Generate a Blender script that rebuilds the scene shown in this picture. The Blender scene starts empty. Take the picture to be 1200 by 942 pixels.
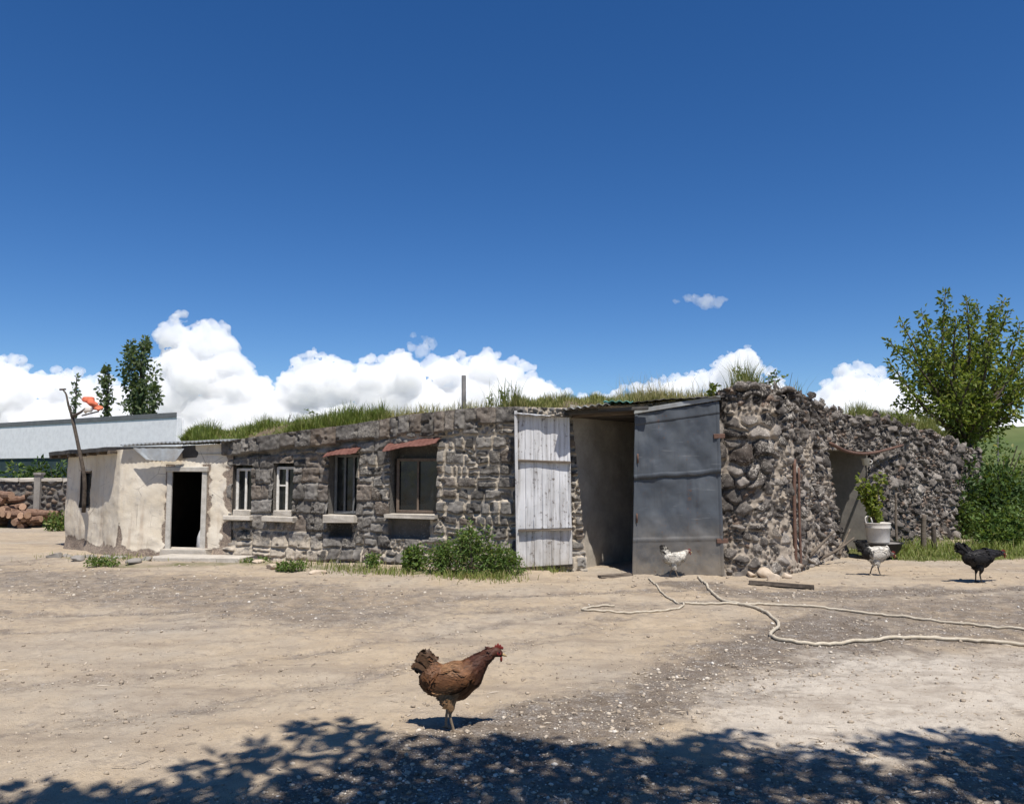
import bpy, bmesh, math, random
import numpy as np
from mathutils import Vector, Matrix

random.seed(7)
rng = np.random.default_rng(11)
SC = bpy.context.scene
COL = SC.collection
R = math.radians

# ------------------------------------------------------------------ camera
CAM_H, FPX, HOR = 1.6, 924.0, 550.0
PITCH = math.atan((HOR - 471.0) / FPX)
cam_d = bpy.data.cameras.new('camera')
cam_d.sensor_width = 36.0
cam_d.lens = 36.0 * FPX / 1200.0
cam_d.clip_start, cam_d.clip_end = 0.05, 20000
cam = bpy.data.objects.new('camera', cam_d)
COL.objects.link(cam)
cam.location = (0, 0, CAM_H)
cam.rotation_euler = (R(90) + PITCH, 0, 0)
SC.camera = cam


def ray(px, py):
    xc, yc = (px - 600) / FPX, (471 - py) / FPX
    c, s = math.cos(PITCH), math.sin(PITCH)
    return np.array([xc, c - yc * s, s + yc * c])


def G(px, py, z=0.0):
    d = ray(px, py)
    t = (z - CAM_H) / d[2]
    return np.array([d[0] * t, d[1] * t, z])


def AT(px, py, Y):
    d = ray(px, py)
    t = Y / d[1]
    return np.array([d[0] * t, Y, CAM_H + d[2] * t])


def WALL(A, B, px, py):
    """(u, z) where the ray meets the vertical plane through A and B"""
    d = ray(px, py)
    A = np.array(A[:2], float); B = np.array(B[:2], float)
    t = (B - A) / np.linalg.norm(B - A)
    M = np.array([[d[0], -t[0]], [d[1], -t[1]]])
    s, u = np.linalg.solve(M, A)
    return u, CAM_H + s * d[2]


# ------------------------------------------------------------------ objects
def tag(o, label=None, cat=None, group=None, kind=None):
    if label: o['label'] = label
    if cat: o['category'] = cat
    if group: o['group'] = group
    if kind: o['kind'] = kind
    return o


def empty(name, loc, label, cat, group=None, rz=0.0):
    o = bpy.data.objects.new(name, None)
    COL.objects.link(o)
    o.location = tuple(float(v) for v in loc)
    o.rotation_euler = (0, 0, rz)
    o.empty_display_size = 0.2
    return tag(o, label, cat, group)


def to_local(root, V):
    V = np.asarray(V, float)
    if root is None: return V
    return V - np.array(root.location)


def mesh(name, V, F, mat, parent=None, col=None, smooth=False, world=True, matidx=None, sharp=None):
    """V (n,3), F: array (m,3|4) or list of lists; col (n,3|4) -> attribute 'col'.
    world=True: V is in world space and is moved into the parent's (unrotated) frame"""
    V = np.asarray(V, dtype=np.float64).reshape(-1, 3)
    if parent is not None and world:
        p, off = parent, np.zeros(3)
        while p is not None:
            off += np.array(p.location); p = p.parent
        V = V - off
    me = bpy.data.meshes.new(name)
    if isinstance(F, np.ndarray):
        F = F.astype(np.int32)
        m, k = F.shape
        me.vertices.add(len(V)); me.vertices.foreach_set('co', V.ravel())
        me.loops.add(m * k); me.loops.foreach_set('vertex_index', F.ravel())
        me.polygons.add(m)
        me.polygons.foreach_set('loop_start', np.arange(0, m * k, k, dtype=np.int32))
        me.polygons.foreach_set('loop_total', np.full(m, k, dtype=np.int32))
        me.update(calc_edges=True)
    else:
        me.from_pydata([tuple(v) for v in V], [], [list(map(int, f)) for f in F])
        me.update()
    me.validate()
    if col is not None:
        col = np.asarray(col, float)
        if col.shape[1] == 3: col = np.hstack([col, np.ones((len(col), 1))])
        a = me.attributes.new('col', 'FLOAT_COLOR', 'POINT')
        a.data.foreach_set('color', col.ravel().astype(np.float32))
    mats = mat if isinstance(mat, (list, tuple)) else [mat]
    for mm in mats: me.materials.append(mm)
    if matidx is not None:
        me.polygons.foreach_set('material_index', np.asarray(matidx, dtype=np.int32))
    if smooth:
        me.polygons.foreach_set('use_smooth', np.ones(len(me.polygons), dtype=bool))
    o = bpy.data.objects.new(name, me)
    COL.objects.link(o)
    if parent is not None: o.parent = parent
    return o


class MB:
    """collects shapes and links them as ONE mesh"""
    def __init__(s): s.V = []; s.F = []; s.C = []; s.n = 0
    def add(s, V, F, c=(0.5, 0.5, 0.5)):
        V = np.asarray(V, float).reshape(-1, 3)
        s.V.append(V)
        for f in F: s.F.append([int(i) + s.n for i in f])
        c = np.asarray(c, float)
        s.C.append(np.tile(c, (len(V), 1)) if c.ndim == 1 else c)
        s.n += len(V)
        return s
    def box(s, c, size, ax=None, col=(0.5, 0.5, 0.5), jit=0.0):
        """box with its centre c, full size, optional 3 axes (rows); edges chamfered"""
        hx, hy, hz = [v / 2 for v in size]
        b = min(hx, hy, hz) * 0.22
        bm = bmesh.new()
        bmesh.ops.create_cube(bm, size=1.0)
        for v in bm.verts: v.co = Vector((v.co.x * 2 * hx, v.co.y * 2 * hy, v.co.z * 2 * hz))
        bmesh.ops.bevel(bm, geom=list(bm.edges), offset=min(b, 0.012), segments=1, affect='EDGES')
        V = np.array([v.co[:] for v in bm.verts])
        F = [[v.index for v in f.verts] for f in bm.faces]
        bm.free()
        if jit: V = V + rng.normal(0, jit, V.shape)
        if ax is not None: V = V @ np.asarray(ax, float)
        return s.add(V + np.asarray(c, float), F, col)
    def bar(s, a, b, w, h=None, col=(0.5, 0.5, 0.5), jit=0.0):
        a = np.asarray(a, float); b = np.asarray(b, float)
        d = b - a; L = np.linalg.norm(d); x = d / L
        up = np.array([0, 0, 1.0]) if abs(x[2]) < 0.95 else np.array([0, 1.0, 0])
        y = np.cross(up, x); y /= np.linalg.norm(y); z = np.cross(x, y)
        return s.box((a + b) / 2, (L, w, h or w), [x, y, z], col, jit)
    def tube(s, P, r, n=8, col=(0.5, 0.5, 0.5), cap=True):
        P = np.asarray(P, float); m = len(P)
        r = np.broadcast_to(np.asarray(r, float), (m,))
        T = np.gradient(P, axis=0); T /= np.linalg.norm(T, axis=1)[:, None] + 1e-9
        ref = np.array([0.31, 0.17, 0.93]); V = []
        x = np.cross(T[0], ref)
        if np.linalg.norm(x) < 1e-3: x = np.cross(T[0], [1, 0, 0])
        x /= np.linalg.norm(x)
        th = np.linspace(0, 2 * np.pi, n, endpoint=False)
        for i in range(m):
            x = x - T[i] * np.dot(x, T[i]); x /= np.linalg.norm(x) + 1e-9
            y = np.cross(T[i], x)
            V.append(P[i] + r[i] * (np.cos(th)[:, None] * x + np.sin(th)[:, None] * y))
        V = np.concatenate(V); F = []
        for i in range(m - 1):
            for k in range(n):
                F.append([i * n + k, i * n + (k + 1) % n, (i + 1) * n + (k + 1) % n, (i + 1) * n + k])
        if cap:
            F.append(list(range(n))[::-1]); F.append([(m - 1) * n + k for k in range(n)])
        return s.add(V, F, col)
    def lathe(s, prof, c, n=24, col=(0.5, 0.5, 0.5)):
        th = np.linspace(0, 2 * np.pi, n, endpoint=False); V = []
        for r, z in prof: V.append(np.stack([r * np.cos(th), r * np.sin(th), np.full(n, z)], 1))
        V = np.concatenate(V) + np.asarray(c, float); F = []
        for i in range(len(prof) - 1):
            for k in range(n):
                F.append([i * n + k, i * n + (k + 1) % n, (i + 1) * n + (k + 1) % n, (i + 1) * n + k])
        return s.add(V, F, col)
    def poly(s, pts, col=(0.5, 0.5, 0.5)): return s.add(pts, [list(range(len(pts)))], col)
    def build(s, name, mat, parent=None, smooth=False):
        return mesh(name, np.concatenate(s.V), s.F, mat, parent, np.concatenate(s.C), smooth)


# ------------------------------------------------------------------ noise
def _h(ix, iy, seed):
    n = (ix.astype(np.int64) * 374761393 + iy.astype(np.int64) * 668265263 + seed * 1442695041) & 0x7fffffff
    n = ((n ^ (n >> 13)) * 1274126177) & 0x7fffffff
    n = ((n ^ (n >> 16)) * 60493) & 0x7fffffff
    return ((n ^ (n >> 11)) & 0xffff) / 65535.0


def vn(x, y, seed=0):
    x = np.asarray(x, float); y = np.asarray(y, float)
    ix, iy = np.floor(x), np.floor(y); fx, fy = x - ix, y - iy
    fx = fx * fx * (3 - 2 * fx); fy = fy * fy * (3 - 2 * fy)
    a, b = _h(ix, iy, seed), _h(ix + 1, iy, seed)
    c, d = _h(ix, iy + 1, seed), _h(ix + 1, iy + 1, seed)
    return (a + (b - a) * fx) * (1 - fy) + (c + (d - c) * fx) * fy


def fbm(x, y, seed=0, o=4, g=0.5):
    x = np.asarray(x, float); y = np.asarray(y, float)
    v = 0; a = 1; t = 0
    for i in range(o):
        v = v + a * vn(x * 2 ** i + 17.3 * i, y * 2 ** i - 9.1 * i, seed + i); t += a; a *= g
    return v / t


def sstep(a, b, x):
    t = np.clip((x - a) / (b - a), 0, 1)
    return t * t * (3 - 2 * t)


# ------------------------------------------------------------------ materials
class NT:
    def __init__(s, name):
        s.m = bpy.data.materials.new(name); s.m.use_nodes = True
        s.t = s.m.node_tree; s.t.nodes.clear()
        s.out = s.t.nodes.new('ShaderNodeOutputMaterial')
    def put(s, sock, v):
        if isinstance(v, bpy.types.NodeSocket): s.t.links.new(v, sock)
        elif v is not None:
            if hasattr(sock.default_value, '__len__') and not hasattr(v, '__len__'): v = (v,) * len(sock.default_value)
            if hasattr(v, '__len__') and len(sock.default_value) == 4 and len(v) == 3: v = tuple(v) + (1,)
            sock.default_value = v
    def n(s, typ, ins={}, **props):
        nd = s.t.nodes.new('ShaderNode' + typ)
        for k, v in props.items(): setattr(nd, k, v)
        for k, v in ins.items(): s.put(nd.inputs[k], v)
        return nd
    def co(s, which='Object', scale=None):
        o = s.n('TexCoord').outputs[which]
        if scale is not None:
            o = s.n('Mapping', {'Vector': o, 'Scale': scale}).outputs[0]
        return o
    def attr(s, name='col'):
        return s.n('Attribute', attribute_name=name).outputs['Color']
    def chan(s, c, i): return s.n('SeparateColor', {'Color': c}).outputs[i]
    def noise(s, vec, scale, detail=4, rough=0.55, dist=0.0, out=0):
        return s.n('TexNoise', {'Vector': vec, 'Scale': scale, 'Detail': detail, 'Roughness': rough, 'Distortion': dist}).outputs[out]
    def vor(s, vec, scale, out='Distance', feature='F1', rand=1.0):
        return s.n('TexVoronoi', {'Vector': vec, 'Scale': scale, 'Randomness': rand}, feature=feature).outputs[out]
    def math(s, op, a, b=0.5, clamp=False):
        nd = s.n('Math', operation=op, use_clamp=clamp)
        s.put(nd.inputs[0], a); s.put(nd.inputs[1], b)
        return nd.outputs[0]
    def mr(s, v, a, b, c=0.0, d=1.0):
        return s.n('MapRange', {'Value': v, 'From Min': a, 'From Max': b, 'To Min': c, 'To Max': d}).outputs[0]
    def mix(s, f, a, b, blend='MIX'):
        nd = s.n('Mix', data_type='RGBA', blend_type=blend)
        s.put(nd.inputs['Factor'], f) if False else s.put(nd.inputs[0], f)
        s.put(nd.inputs[6], a); s.put(nd.inputs[7], b)
        return nd.outputs[2]
    def ramp(s, f, stops):
        nd = s.n('ValToRGB'); e = nd.color_ramp.elements
        while len(e) < len(stops): e.new(0.5)
        for el, (p, c) in zip(e, stops):
            el.position = p; el.color = tuple(c) + (1,) if len(c) == 3 else c
        s.put(nd.inputs[0], f)
        return nd.outputs[0]
    def bump(s, h, strength=0.4, dist=0.02, normal=None):
        nd = s.n('Bump', {'Height': h, 'Strength': strength, 'Distance': dist})
        if normal is not None: s.put(nd.inputs['Normal'], normal)
        return nd.outputs[0]
    def pbr(s, color, rough=0.9, normal=None, metal=0.0, spec=0.25, **kw):
        nd = s.n('BsdfPrincipled', {'Base Color': color, 'Roughness': rough, 'Metallic': metal, 'Specular IOR Level': spec})
        if normal is not None: s.put(nd.inputs['Normal'], normal)
        for k, v in kw.items(): s.put(nd.inputs[k.replace('_', ' ')], v)
        s.t.links.new(nd.outputs[0], s.out.inputs[0])
        return nd
    def shader(s, sock):
        s.t.links.new(sock, s.out.inputs[0]); return s.m


def leaf_mat(name, dark, light, dry=None, trans=0.35):
    t = NT(name); a = t.attr(); r = t.chan(a, 0)
    c = t.mix(r, dark, light)
    if dry is not None: c = t.mix(t.chan(a, 1), c, dry)
    b = t.pbr(c, 0.55, spec=0.3)
    tl = t.n('BsdfTranslucent', {'Color': t.mix(0.5, c, (0.30, 0.38, 0.03), 'MIX')})
    mx = t.n('MixShader', {0: trans}); t.t.links.new(b.outputs[0], mx.inputs[1]); t.t.links.new(tl.outputs[0], mx.inputs[2])
    return t.shader(mx.outputs[0])


def stone_mat(name, darkc, lightc, mortar, lichen, lich_amt=0.5, warm=(0.17, 0.125, 0.095)):
    """col.r = tone of the stone, col.g = mortar, col.b = second random, alpha unused"""
    t = NT(name); a = t.attr(); v = t.co('Object')
    r, g, b = t.chan(a, 0), t.chan(a, 1), t.chan(a, 2)
    n1 = t.noise(v, 9, 6, 0.65); n2 = t.noise(v, 38, 5, 0.7); n3 = t.noise(v, 2.2, 3)
    c = t.mix(r, darkc, lightc)
    c = t.mix(t.mr(b, 0.62, 0.8), c, warm)
    c = t.mix(t.mr(n1, 0.35, 0.75, 0, 0.55), c, t.mix(0.5, darkc, (0.03, 0.03, 0.03)))
    lm = t.math('MULTIPLY', t.mr(t.math('ADD', n2, t.math('MULTIPLY', n3, 0.5)), 0.80, 0.95), lich_amt, True)
    c = t.mix(lm, c, lichen)
    mo = t.mix(t.mr(n1, 0.3, 0.7), mortar, tuple(x * 0.55 for x in mortar))
    c = t.mix(t.mr(t.math('ADD', g, t.math('MULTIPLY', t.math('SUBTRACT', n2, 0.5), 0.7)), 0.35, 0.65), c, mo)
    h = t.math('ADD', t.math('MULTIPLY', n1, 0.7), t.math('MULTIPLY', n2, 0.5))
    t.pbr(c, 0.95, t.bump(h, 0.55, 0.025), spec=0.12)
    return t.m


def simple(name, c1, c2, scale=6, rough=0.85, bump=0.3, metal=0.0, stretch=(1, 1, 1), spec=0.25, lo=0.35, hi=0.68, dist=0.01):
    t = NT(name); v = t.co('Object', stretch)
    n1 = t.noise(v, scale, 6, 0.62); n2 = t.noise(v, scale * 6, 4, 0.6)
    c = t.mix(t.mr(n1, lo, hi), c1, c2)
    c = t.mix(t.mr(n2, 0.4, 0.75, 0, 0.35), c, tuple(x * 0.6 for x in c1))
    t.pbr(c, rough, t.bump(t.math('ADD', n1, t.math('MULTIPLY', n2, 0.4)), bump, dist), metal, spec)
    return t.m


M = {}
M['stone'] = stone_mat('grey_stone', (0.068, 0.062, 0.056), (0.285, 0.264, 0.238), (0.50, 0.435, 0.35), (0.42, 0.385, 0.33), 0.6, (0.20, 0.15, 0.11))
M['rubble'] = stone_mat('dark_rubble', (0.036, 0.031, 0.028), (0.27, 0.238, 0.208), (0.40, 0.34, 0.275), (0.50, 0.455, 0.395), 0.95, (0.17, 0.12, 0.09))
M['farstone'] = stone_mat('far_stone', (0.06, 0.055, 0.052), (0.17, 0.155, 0.145), (0.20, 0.18, 0.155), (0.30, 0.28, 0.25), 0.4)


def plaster():
    t = NT('cream_plaster'); v = t.co('Object'); a = t.attr()
    n1 = t.noise(v, 1.6, 6, 0.6); n2 = t.noise(v, 7, 6, 0.65); n3 = t.noise(v, 45, 4, 0.6)
    st = t.noise(t.co('Object', (6, 6, 0.7)), 1.2, 5, 0.6)
    c = t.mix(t.mr(n1, 0.35, 0.65), (0.60, 0.52, 0.40), (0.67, 0.61, 0.51))
    c = t.mix(t.mr(st, 0.52, 0.75, 0, 0.7), c, (0.40, 0.31, 0.225))
    c = t.mix(t.mr(n2, 0.58, 0.70, 0, 0.75), c, (0.42, 0.37, 0.31))
    dots = t.mr(t.vor(v, 2.6), 0.035, 0.06, 1, 0); c = t.mix(t.math('MULTIPLY', dots, 0.8), c, (0.12, 0.10, 0.08))
    c = t.mix(t.mr(t.noise(t.co('Object', (3, 3, 1.1)), 2.3, 6, 0.7), 0.55, 0.72, 0, 0.6), c, (0.46, 0.43, 0.39))
    cr = t.vor(t.n('Mapping', {'Vector': t.n('VectorMath', {0: v, 1: t.n('Mix', {0: 0.5}, data_type='RGBA').outputs[2]}, operation='ADD').outputs[0]}).outputs[0], 1.1, 'Distance', 'DISTANCE_TO_EDGE')
    crk = t.math('MULTIPLY', t.mr(cr, 0.0, 0.006, 1, 0), t.mr(n1, 0.5, 0.56))
    c = t.mix(t.math('MULTIPLY', crk, 0.7), c, (0.12, 0.09, 0.07))
    # worn patches (col.g) show the rough stone below
    w = t.mr(t.math('ADD', t.chan(a, 1), t.math('MULTIPLY', t.math('SUBTRACT', n2, 0.5), 0.9)), 0.42, 0.55)
    c = t.mix(w, c, t.mix(t.mr(n3, 0.35, 0.65), (0.13, 0.10, 0.085), (0.32, 0.26, 0.20)))
    h = t.math('ADD', t.math('MULTIPLY', n2, 0.8), t.math('MULTIPLY', n3, 0.3))
    h = t.math('SUBTRACT', h, t.math('MULTIPLY', w, 0.8))
    t.pbr(c, 0.92, t.bump(h, 0.5, 0.02), spec=0.15)
    return t.m


M['plaster'] = plaster()
M['dim_plaster'] = simple('grey_plaster', (0.22, 0.20, 0.18), (0.31, 0.29, 0.255), 3, 0.95, 0.4)
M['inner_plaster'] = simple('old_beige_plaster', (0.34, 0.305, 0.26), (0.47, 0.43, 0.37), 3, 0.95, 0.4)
M['dark_lining'] = simple('dark_plaster', (0.05, 0.045, 0.04), (0.09, 0.08, 0.07), 3, 0.95, 0.3)  # one very dark colour for the ceiling, room and window linings
M['concrete'] = simple('pale_concrete', (0.42, 0.38, 0.32), (0.55, 0.50, 0.43), 6, 0.9, 0.4)
M['dull_frame'] = simple('dull_frame_paint', (0.40, 0.375, 0.33), (0.54, 0.51, 0.46), 10, 0.8, 0.3)
M['white_paint'] = simple('old_white_paint', (0.72, 0.70, 0.66), (0.52, 0.49, 0.44), 14, 0.6, 0.25)
M['grey_frame'] = simple('grey_window_paint', (0.12, 0.125, 0.125), (0.20, 0.20, 0.20), 12, 0.6, 0.2)
M['brown_frame'] = simple('brown_window_wood', (0.11, 0.08, 0.06), (0.17, 0.13, 0.10), 12, 0.75, 0.3)
M['rust_red'] = simple('red_rusty_sheet', (0.12, 0.05, 0.038), (0.19, 0.09, 0.07), 9, 0.75, 0.3)
M['timber'] = simple('old_timber', (0.10, 0.078, 0.06), (0.20, 0.165, 0.13), 5, 0.9, 0.5, stretch=(1, 1, 6))
M['bark'] = simple('bark', (0.06, 0.048, 0.038), (0.13, 0.105, 0.085), 14, 0.95, 0.7)
M['tin'] = simple('galvanised_sheet', (0.32, 0.345, 0.36), (0.22, 0.21, 0.195), 5, 0.65, 0.2, 0.12)
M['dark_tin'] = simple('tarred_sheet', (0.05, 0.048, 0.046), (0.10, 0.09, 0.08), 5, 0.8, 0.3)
M['teal_tin'] = simple('teal_sheet', (0.10, 0.34, 0.32), (0.17, 0.40, 0.37), 7, 0.6, 0.2)
M['pipe'] = simple('grey_pipe', (0.10, 0.10, 0.10), (0.17, 0.16, 0.15), 9, 0.7, 0.2)
M['rust_iron'] = simple('rusty_iron', (0.10, 0.055, 0.04), (0.17, 0.10, 0.075), 12, 0.85, 0.3)
M['black_iron'] = simple('black_iron', (0.012, 0.012, 0.012), (0.03, 0.028, 0.026), 10, 0.6, 0.2)
M['white_enamel'] = simple('white_enamel', (0.62, 0.58, 0.52), (0.74, 0.71, 0.66), 8, 0.5, 0.15)
M['hose'] = simple('pale_hose', (0.42, 0.36, 0.27), (0.56, 0.50, 0.40), 20, 0.6, 0.1)
M['shed_white'] = simple('shed_white', (0.84, 0.84, 0.85), (0.88, 0.88, 0.88), 0.6, 0.7, 0.05)
M['shed_dark'] = simple('shed_dark_wall', (0.03, 0.055, 0.06), (0.05, 0.075, 0.08), 1.0, 0.8, 0.05)
M['shed_roof'] = simple('shed_roof', (0.13, 0.14, 0.145), (0.19, 0.19, 0.19), 1.5, 0.7, 0.05)
M['sack'] = simple('white_sack', (0.62, 0.62, 0.64), (0.70, 0.70, 0.70), 9, 0.8, 0.4)
M['cloth_red'] = simple('red_cloth', (0.62, 0.13, 0.07), (0.70, 0.22, 0.12), 9, 0.85, 0.2)
M['cloth_white'] = simple('white_cloth', (0.72, 0.66, 0.58), (0.78, 0.74, 0.68), 9, 0.85, 0.2)
M['soil'] = simple('roof_soil', (0.10, 0.075, 0.05), (0.17, 0.13, 0.085), 4, 0.95, 0.6)
M['tan_rock'] = simple('tan_rock', (0.46, 0.36, 0.26), (0.58, 0.49, 0.39), 12, 0.9, 0.4)
M['log_end'] = simple('log_wood', (0.36, 0.22, 0.14), (0.46, 0.31, 0.21), 16, 0.85, 0.3)
M['log_bark'] = simple('log_bark', (0.13, 0.075, 0.05), (0.28, 0.18, 0.13), 12, 0.95, 0.6)


def glass():
    t = NT('dark_window_glass'); v = t.co('Object')
    c = t.mix(t.mr(t.noise(v, 3, 4), 0.4, 0.7), (0.010, 0.012, 0.013), (0.03, 0.032, 0.032))
    t.pbr(c, t.mr(t.noise(v, 9, 4), 0.3, 0.7, 0.05, 0.3), t.bump(t.noise(v, 1.5, 2), 0.1, 0.05), spec=0.5)
    return t.m


M['glass'] = glass()


def white_door_mat():
    t = NT('flaking_white_paint'); v = t.co('Object')
    st = t.noise(t.co('Object', (9, 9, 0.55)), 1.4, 6, 0.65)
    n2 = t.noise(v, 16, 6, 0.7); n1 = t.noise(v, 2.5, 4)
    c = t.mix(t.mr(n1, 0.3, 0.7), (0.69, 0.69, 0.70), (0.54, 0.54, 0.54))
    c = t.mix(t.mr(st, 0.47, 0.64, 0, 0.85), c, (0.33, 0.32, 0.315))
    c = t.mix(t.mr(t.math('ADD', n2, t.math('MULTIPLY', st, 0.6)), 0.89, 0.98), c, (0.15, 0.13, 0.115))
    z = t.n('SeparateXYZ', {0: v}).outputs[2]
    c = t.mix(t.math('MULTIPLY', t.mr(z, 0.75, 0.0, 0, 0.75), t.mr(n1, 0.25, 0.6)), c, (0.385, 0.34, 0.28))
    t.pbr(c, 0.7, t.bump(t.math('ADD', st, t.math('MULTIPLY', n2, 0.4)), 0.35, 0.012), spec=0.25)
    return t.m


def grey_door_mat():
    t = NT('blue_grey_sheet_metal'); v = t.co('Object')
    st = t.noise(t.co('Object', (7, 7, 0.35)), 1.5, 6, 0.6)
    n1 = t.noise(v, 2.0, 5, 0.6); n2 = t.noise(v, 22, 5, 0.7)
    c = t.mix(t.mr(n1, 0.3, 0.7), (0.058, 0.068, 0.083), (0.098, 0.109, 0.122))
    c = t.mix(t.mr(st, 0.5, 0.72, 0, 0.65), c, (0.055, 0.063, 0.078))
    z = t.n('SeparateXYZ', {0: v}).outputs[2]
    c = t.mix(t.math('MULTIPLY', t.mr(z, 0.95, 0.1, 0, 1.0), t.mr(t.math('ADD', n1, t.math('MULTIPLY', n2, 0.4)), 0.38, 0.75)), c, (0.20, 0.172, 0.138))
    c = t.mix(t.mr(t.math('ADD', n2, t.math('MULTIPLY', st, 0.5)), 0.88, 0.98, 0, 0.8), c, (0.13, 0.075, 0.05))
    sc_ = t.n('Mapping', {'Vector': v, 'Rotation': (0.3, 0.7, 0.2), 'Scale': (1.2, 1.2, 14)}).outputs[0]
    c = t.mix(t.mr(t.noise(sc_, 2.2, 5, 0.6), 0.66, 0.70, 0, 0.35), c, (0.23, 0.24, 0.25))
    t.pbr(c, t.mr(n1, 0.3, 0.7, 0.5, 0.7), t.bump(t.math('ADD', n1, t.math('MULTIPLY', n2, 0.1)), 0.2, 0.02), 0.25, 0.35)
    return t.m


M['white_door'] = white_door_mat()
M['grey_door'] = grey_door_mat()


def ground_mat():
    """col.r = grey gravel, col.g = greenish/earth, col.b = pale dusty"""
    t = NT('yard_dirt'); v = t.co('Object'); a = t.attr()
    gr, gn, pl = t.chan(a, 0), t.chan(a, 1), t.chan(a, 2)
    n1 = t.noise(v, 0.45, 6, 0.6); n2 = t.noise(v, 3.2, 6, 0.65); n3 = t.noise(v, 22, 6, 0.7); n4 = t.noise(v, 95, 3, 0.6)
    vo = t.vor(v, 55, 'Color'); vd = t.vor(v, 55, 'Distance')
    vo2 = t.vor(v, 130, 'Color'); vd2 = t.vor(v, 130, 'Distance')
    c = t.mix(t.mr(n2, 0.32, 0.68), (0.405, 0.318, 0.218), (0.495, 0.402, 0.288))
    c = t.mix(t.mr(n1, 0.45, 0.65, 0, 0.75), c, (0.385, 0.34, 0.28))
    c = t.mix(t.mr(pl, 0.1, 0.9, 0, 0.85), c, (0.54, 0.485, 0.41))
    c = t.mix(t.mr(n3, 0.54, 0.72, 0, 0.5), c, (0.22, 0.175, 0.13))
    gc = t.ramp(t.chan(vo, 0), [(0.0, (0.09, 0.078, 0.068)), (0.5, (0.185, 0.16, 0.138)), (0.78, (0.30, 0.265, 0.235)), (1.0, (0.48, 0.45, 0.41))])
    gc2 = t.ramp(t.chan(vo2, 0), [(0.0, (0.11, 0.092, 0.078)), (0.6, (0.21, 0.18, 0.152)), (1.0, (0.38, 0.345, 0.31))])
    gc = t.mix(t.mr(n3, 0.42, 0.58), gc, gc2)
    n5 = t.noise(v, 9, 5, 0.7)
    gf = t.math('MULTIPLY', t.mr(t.math('ADD', t.math('ADD', gr, t.math('MULTIPLY', t.math('SUBTRACT', n2, 0.5), 1.5)), t.math('MULTIPLY', t.math('SUBTRACT', n5, 0.5), 1.3)), 0.12, 0.75), 0.9)
    c = t.mix(t.mr(n5, 0.48, 0.7, 0, 0.5), c, (0.305, 0.252, 0.20))
    c = t.mix(t.mr(t.noise(v, 1.3, 5, 0.65), 0.5, 0.7, 0, 0.5), c, (0.325, 0.265, 0.205))
    c = t.mix(t.math('MULTIPLY', t.mr(t.noise(t.co('Object', (0.35, 1.3, 1)), 1.6, 6, 0.7), 0.5, 0.66), 0.6), c, (0.235, 0.188, 0.145))
    gc_dirt = t.mix(t.mr(n5, 0.35, 0.65), (0.105, 0.082, 0.063), (0.205, 0.166, 0.13))
    gc = t.mix(t.mr(t.noise(v, 6, 5, 0.7), 0.42, 0.6), gc_dirt, gc)
    c = t.mix(gf, c, gc)
    # sparse fine chips everywhere
    chip = t.math('MULTIPLY', t.mr(t.chan(vo2, 1), 0.80, 0.86), t.mr(vd2, 0.36, 0.28))
    c = t.mix(t.math('MULTIPLY', chip, 0.7), c, t.ramp(t.chan(vo2, 2), [(0, (0.15, 0.12, 0.10)), (1, (0.52, 0.47, 0.41))]))
    c = t.mix(t.mr(t.math('ADD', gn, t.math('MULTIPLY', t.math('SUBTRACT', n2, 0.5), 0.7)), 0.35, 0.7), c, t.mix(t.mr(n3, 0.35, 0.65), (0.07, 0.09, 0.025), (0.16, 0.15, 0.06)))
    h = t.math('ADD', t.math('MULTIPLY', n3, 0.8), t.math('MULTIPLY', n4, 0.35))
    h = t.math('SUBTRACT', h, t.math('MULTIPLY', t.math('MULTIPLY', vd, gf), 0.9))
    h = t.math('SUBTRACT', h, t.math('MULTIPLY', vd2, 0.35))
    t.pbr(c, 0.97, t.bump(h, 0.75, 0.026), spec=0.1)
    return t.m


M['ground'] = ground_mat()


def gravel_mat():
    t = NT('gravel_stone'); a = t.attr(); v = t.co('Object')
    c = t.ramp(t.chan(a, 0), [(0, (0.10, 0.08, 0.065)), (0.3, (0.24, 0.195, 0.15)), (0.6, (0.42, 0.35, 0.27)), (0.85, (0.52, 0.46, 0.38)), (1, (0.68, 0.64, 0.58))])
    t.pbr(c, 0.95, t.bump(t.noise(v, 120, 3), 0.3, 0.005), spec=0.15)
    return t.m


M['gravel'] = gravel_mat()
M['grass'] = leaf_mat('roof_grass', (0.06, 0.105, 0.018), (0.185, 0.245, 0.045), (0.38, 0.31, 0.15), 0.3)
M['leaf_tree'] = leaf_mat('tree_leaf', (0.045, 0.095, 0.018), (0.20, 0.25, 0.04), (0.30, 0.28, 0.06), 0.45)
M['leaf_bush'] = leaf_mat('bush_leaf', (0.02, 0.05, 0.013), (0.065, 0.12, 0.03), (0.12, 0.16, 0.04), 0.25)
M['leaf_weed'] = leaf_mat('weed_leaf', (0.042, 0.10, 0.022), (0.13, 0.215, 0.045), (0.24, 0.24, 0.08), 0.32)
M['leaf_far'] = leaf_mat('far_leaf', (0.045, 0.08, 0.035), (0.115, 0.16, 0.07), (0.17, 0.19, 0.09), 0.3)


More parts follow.
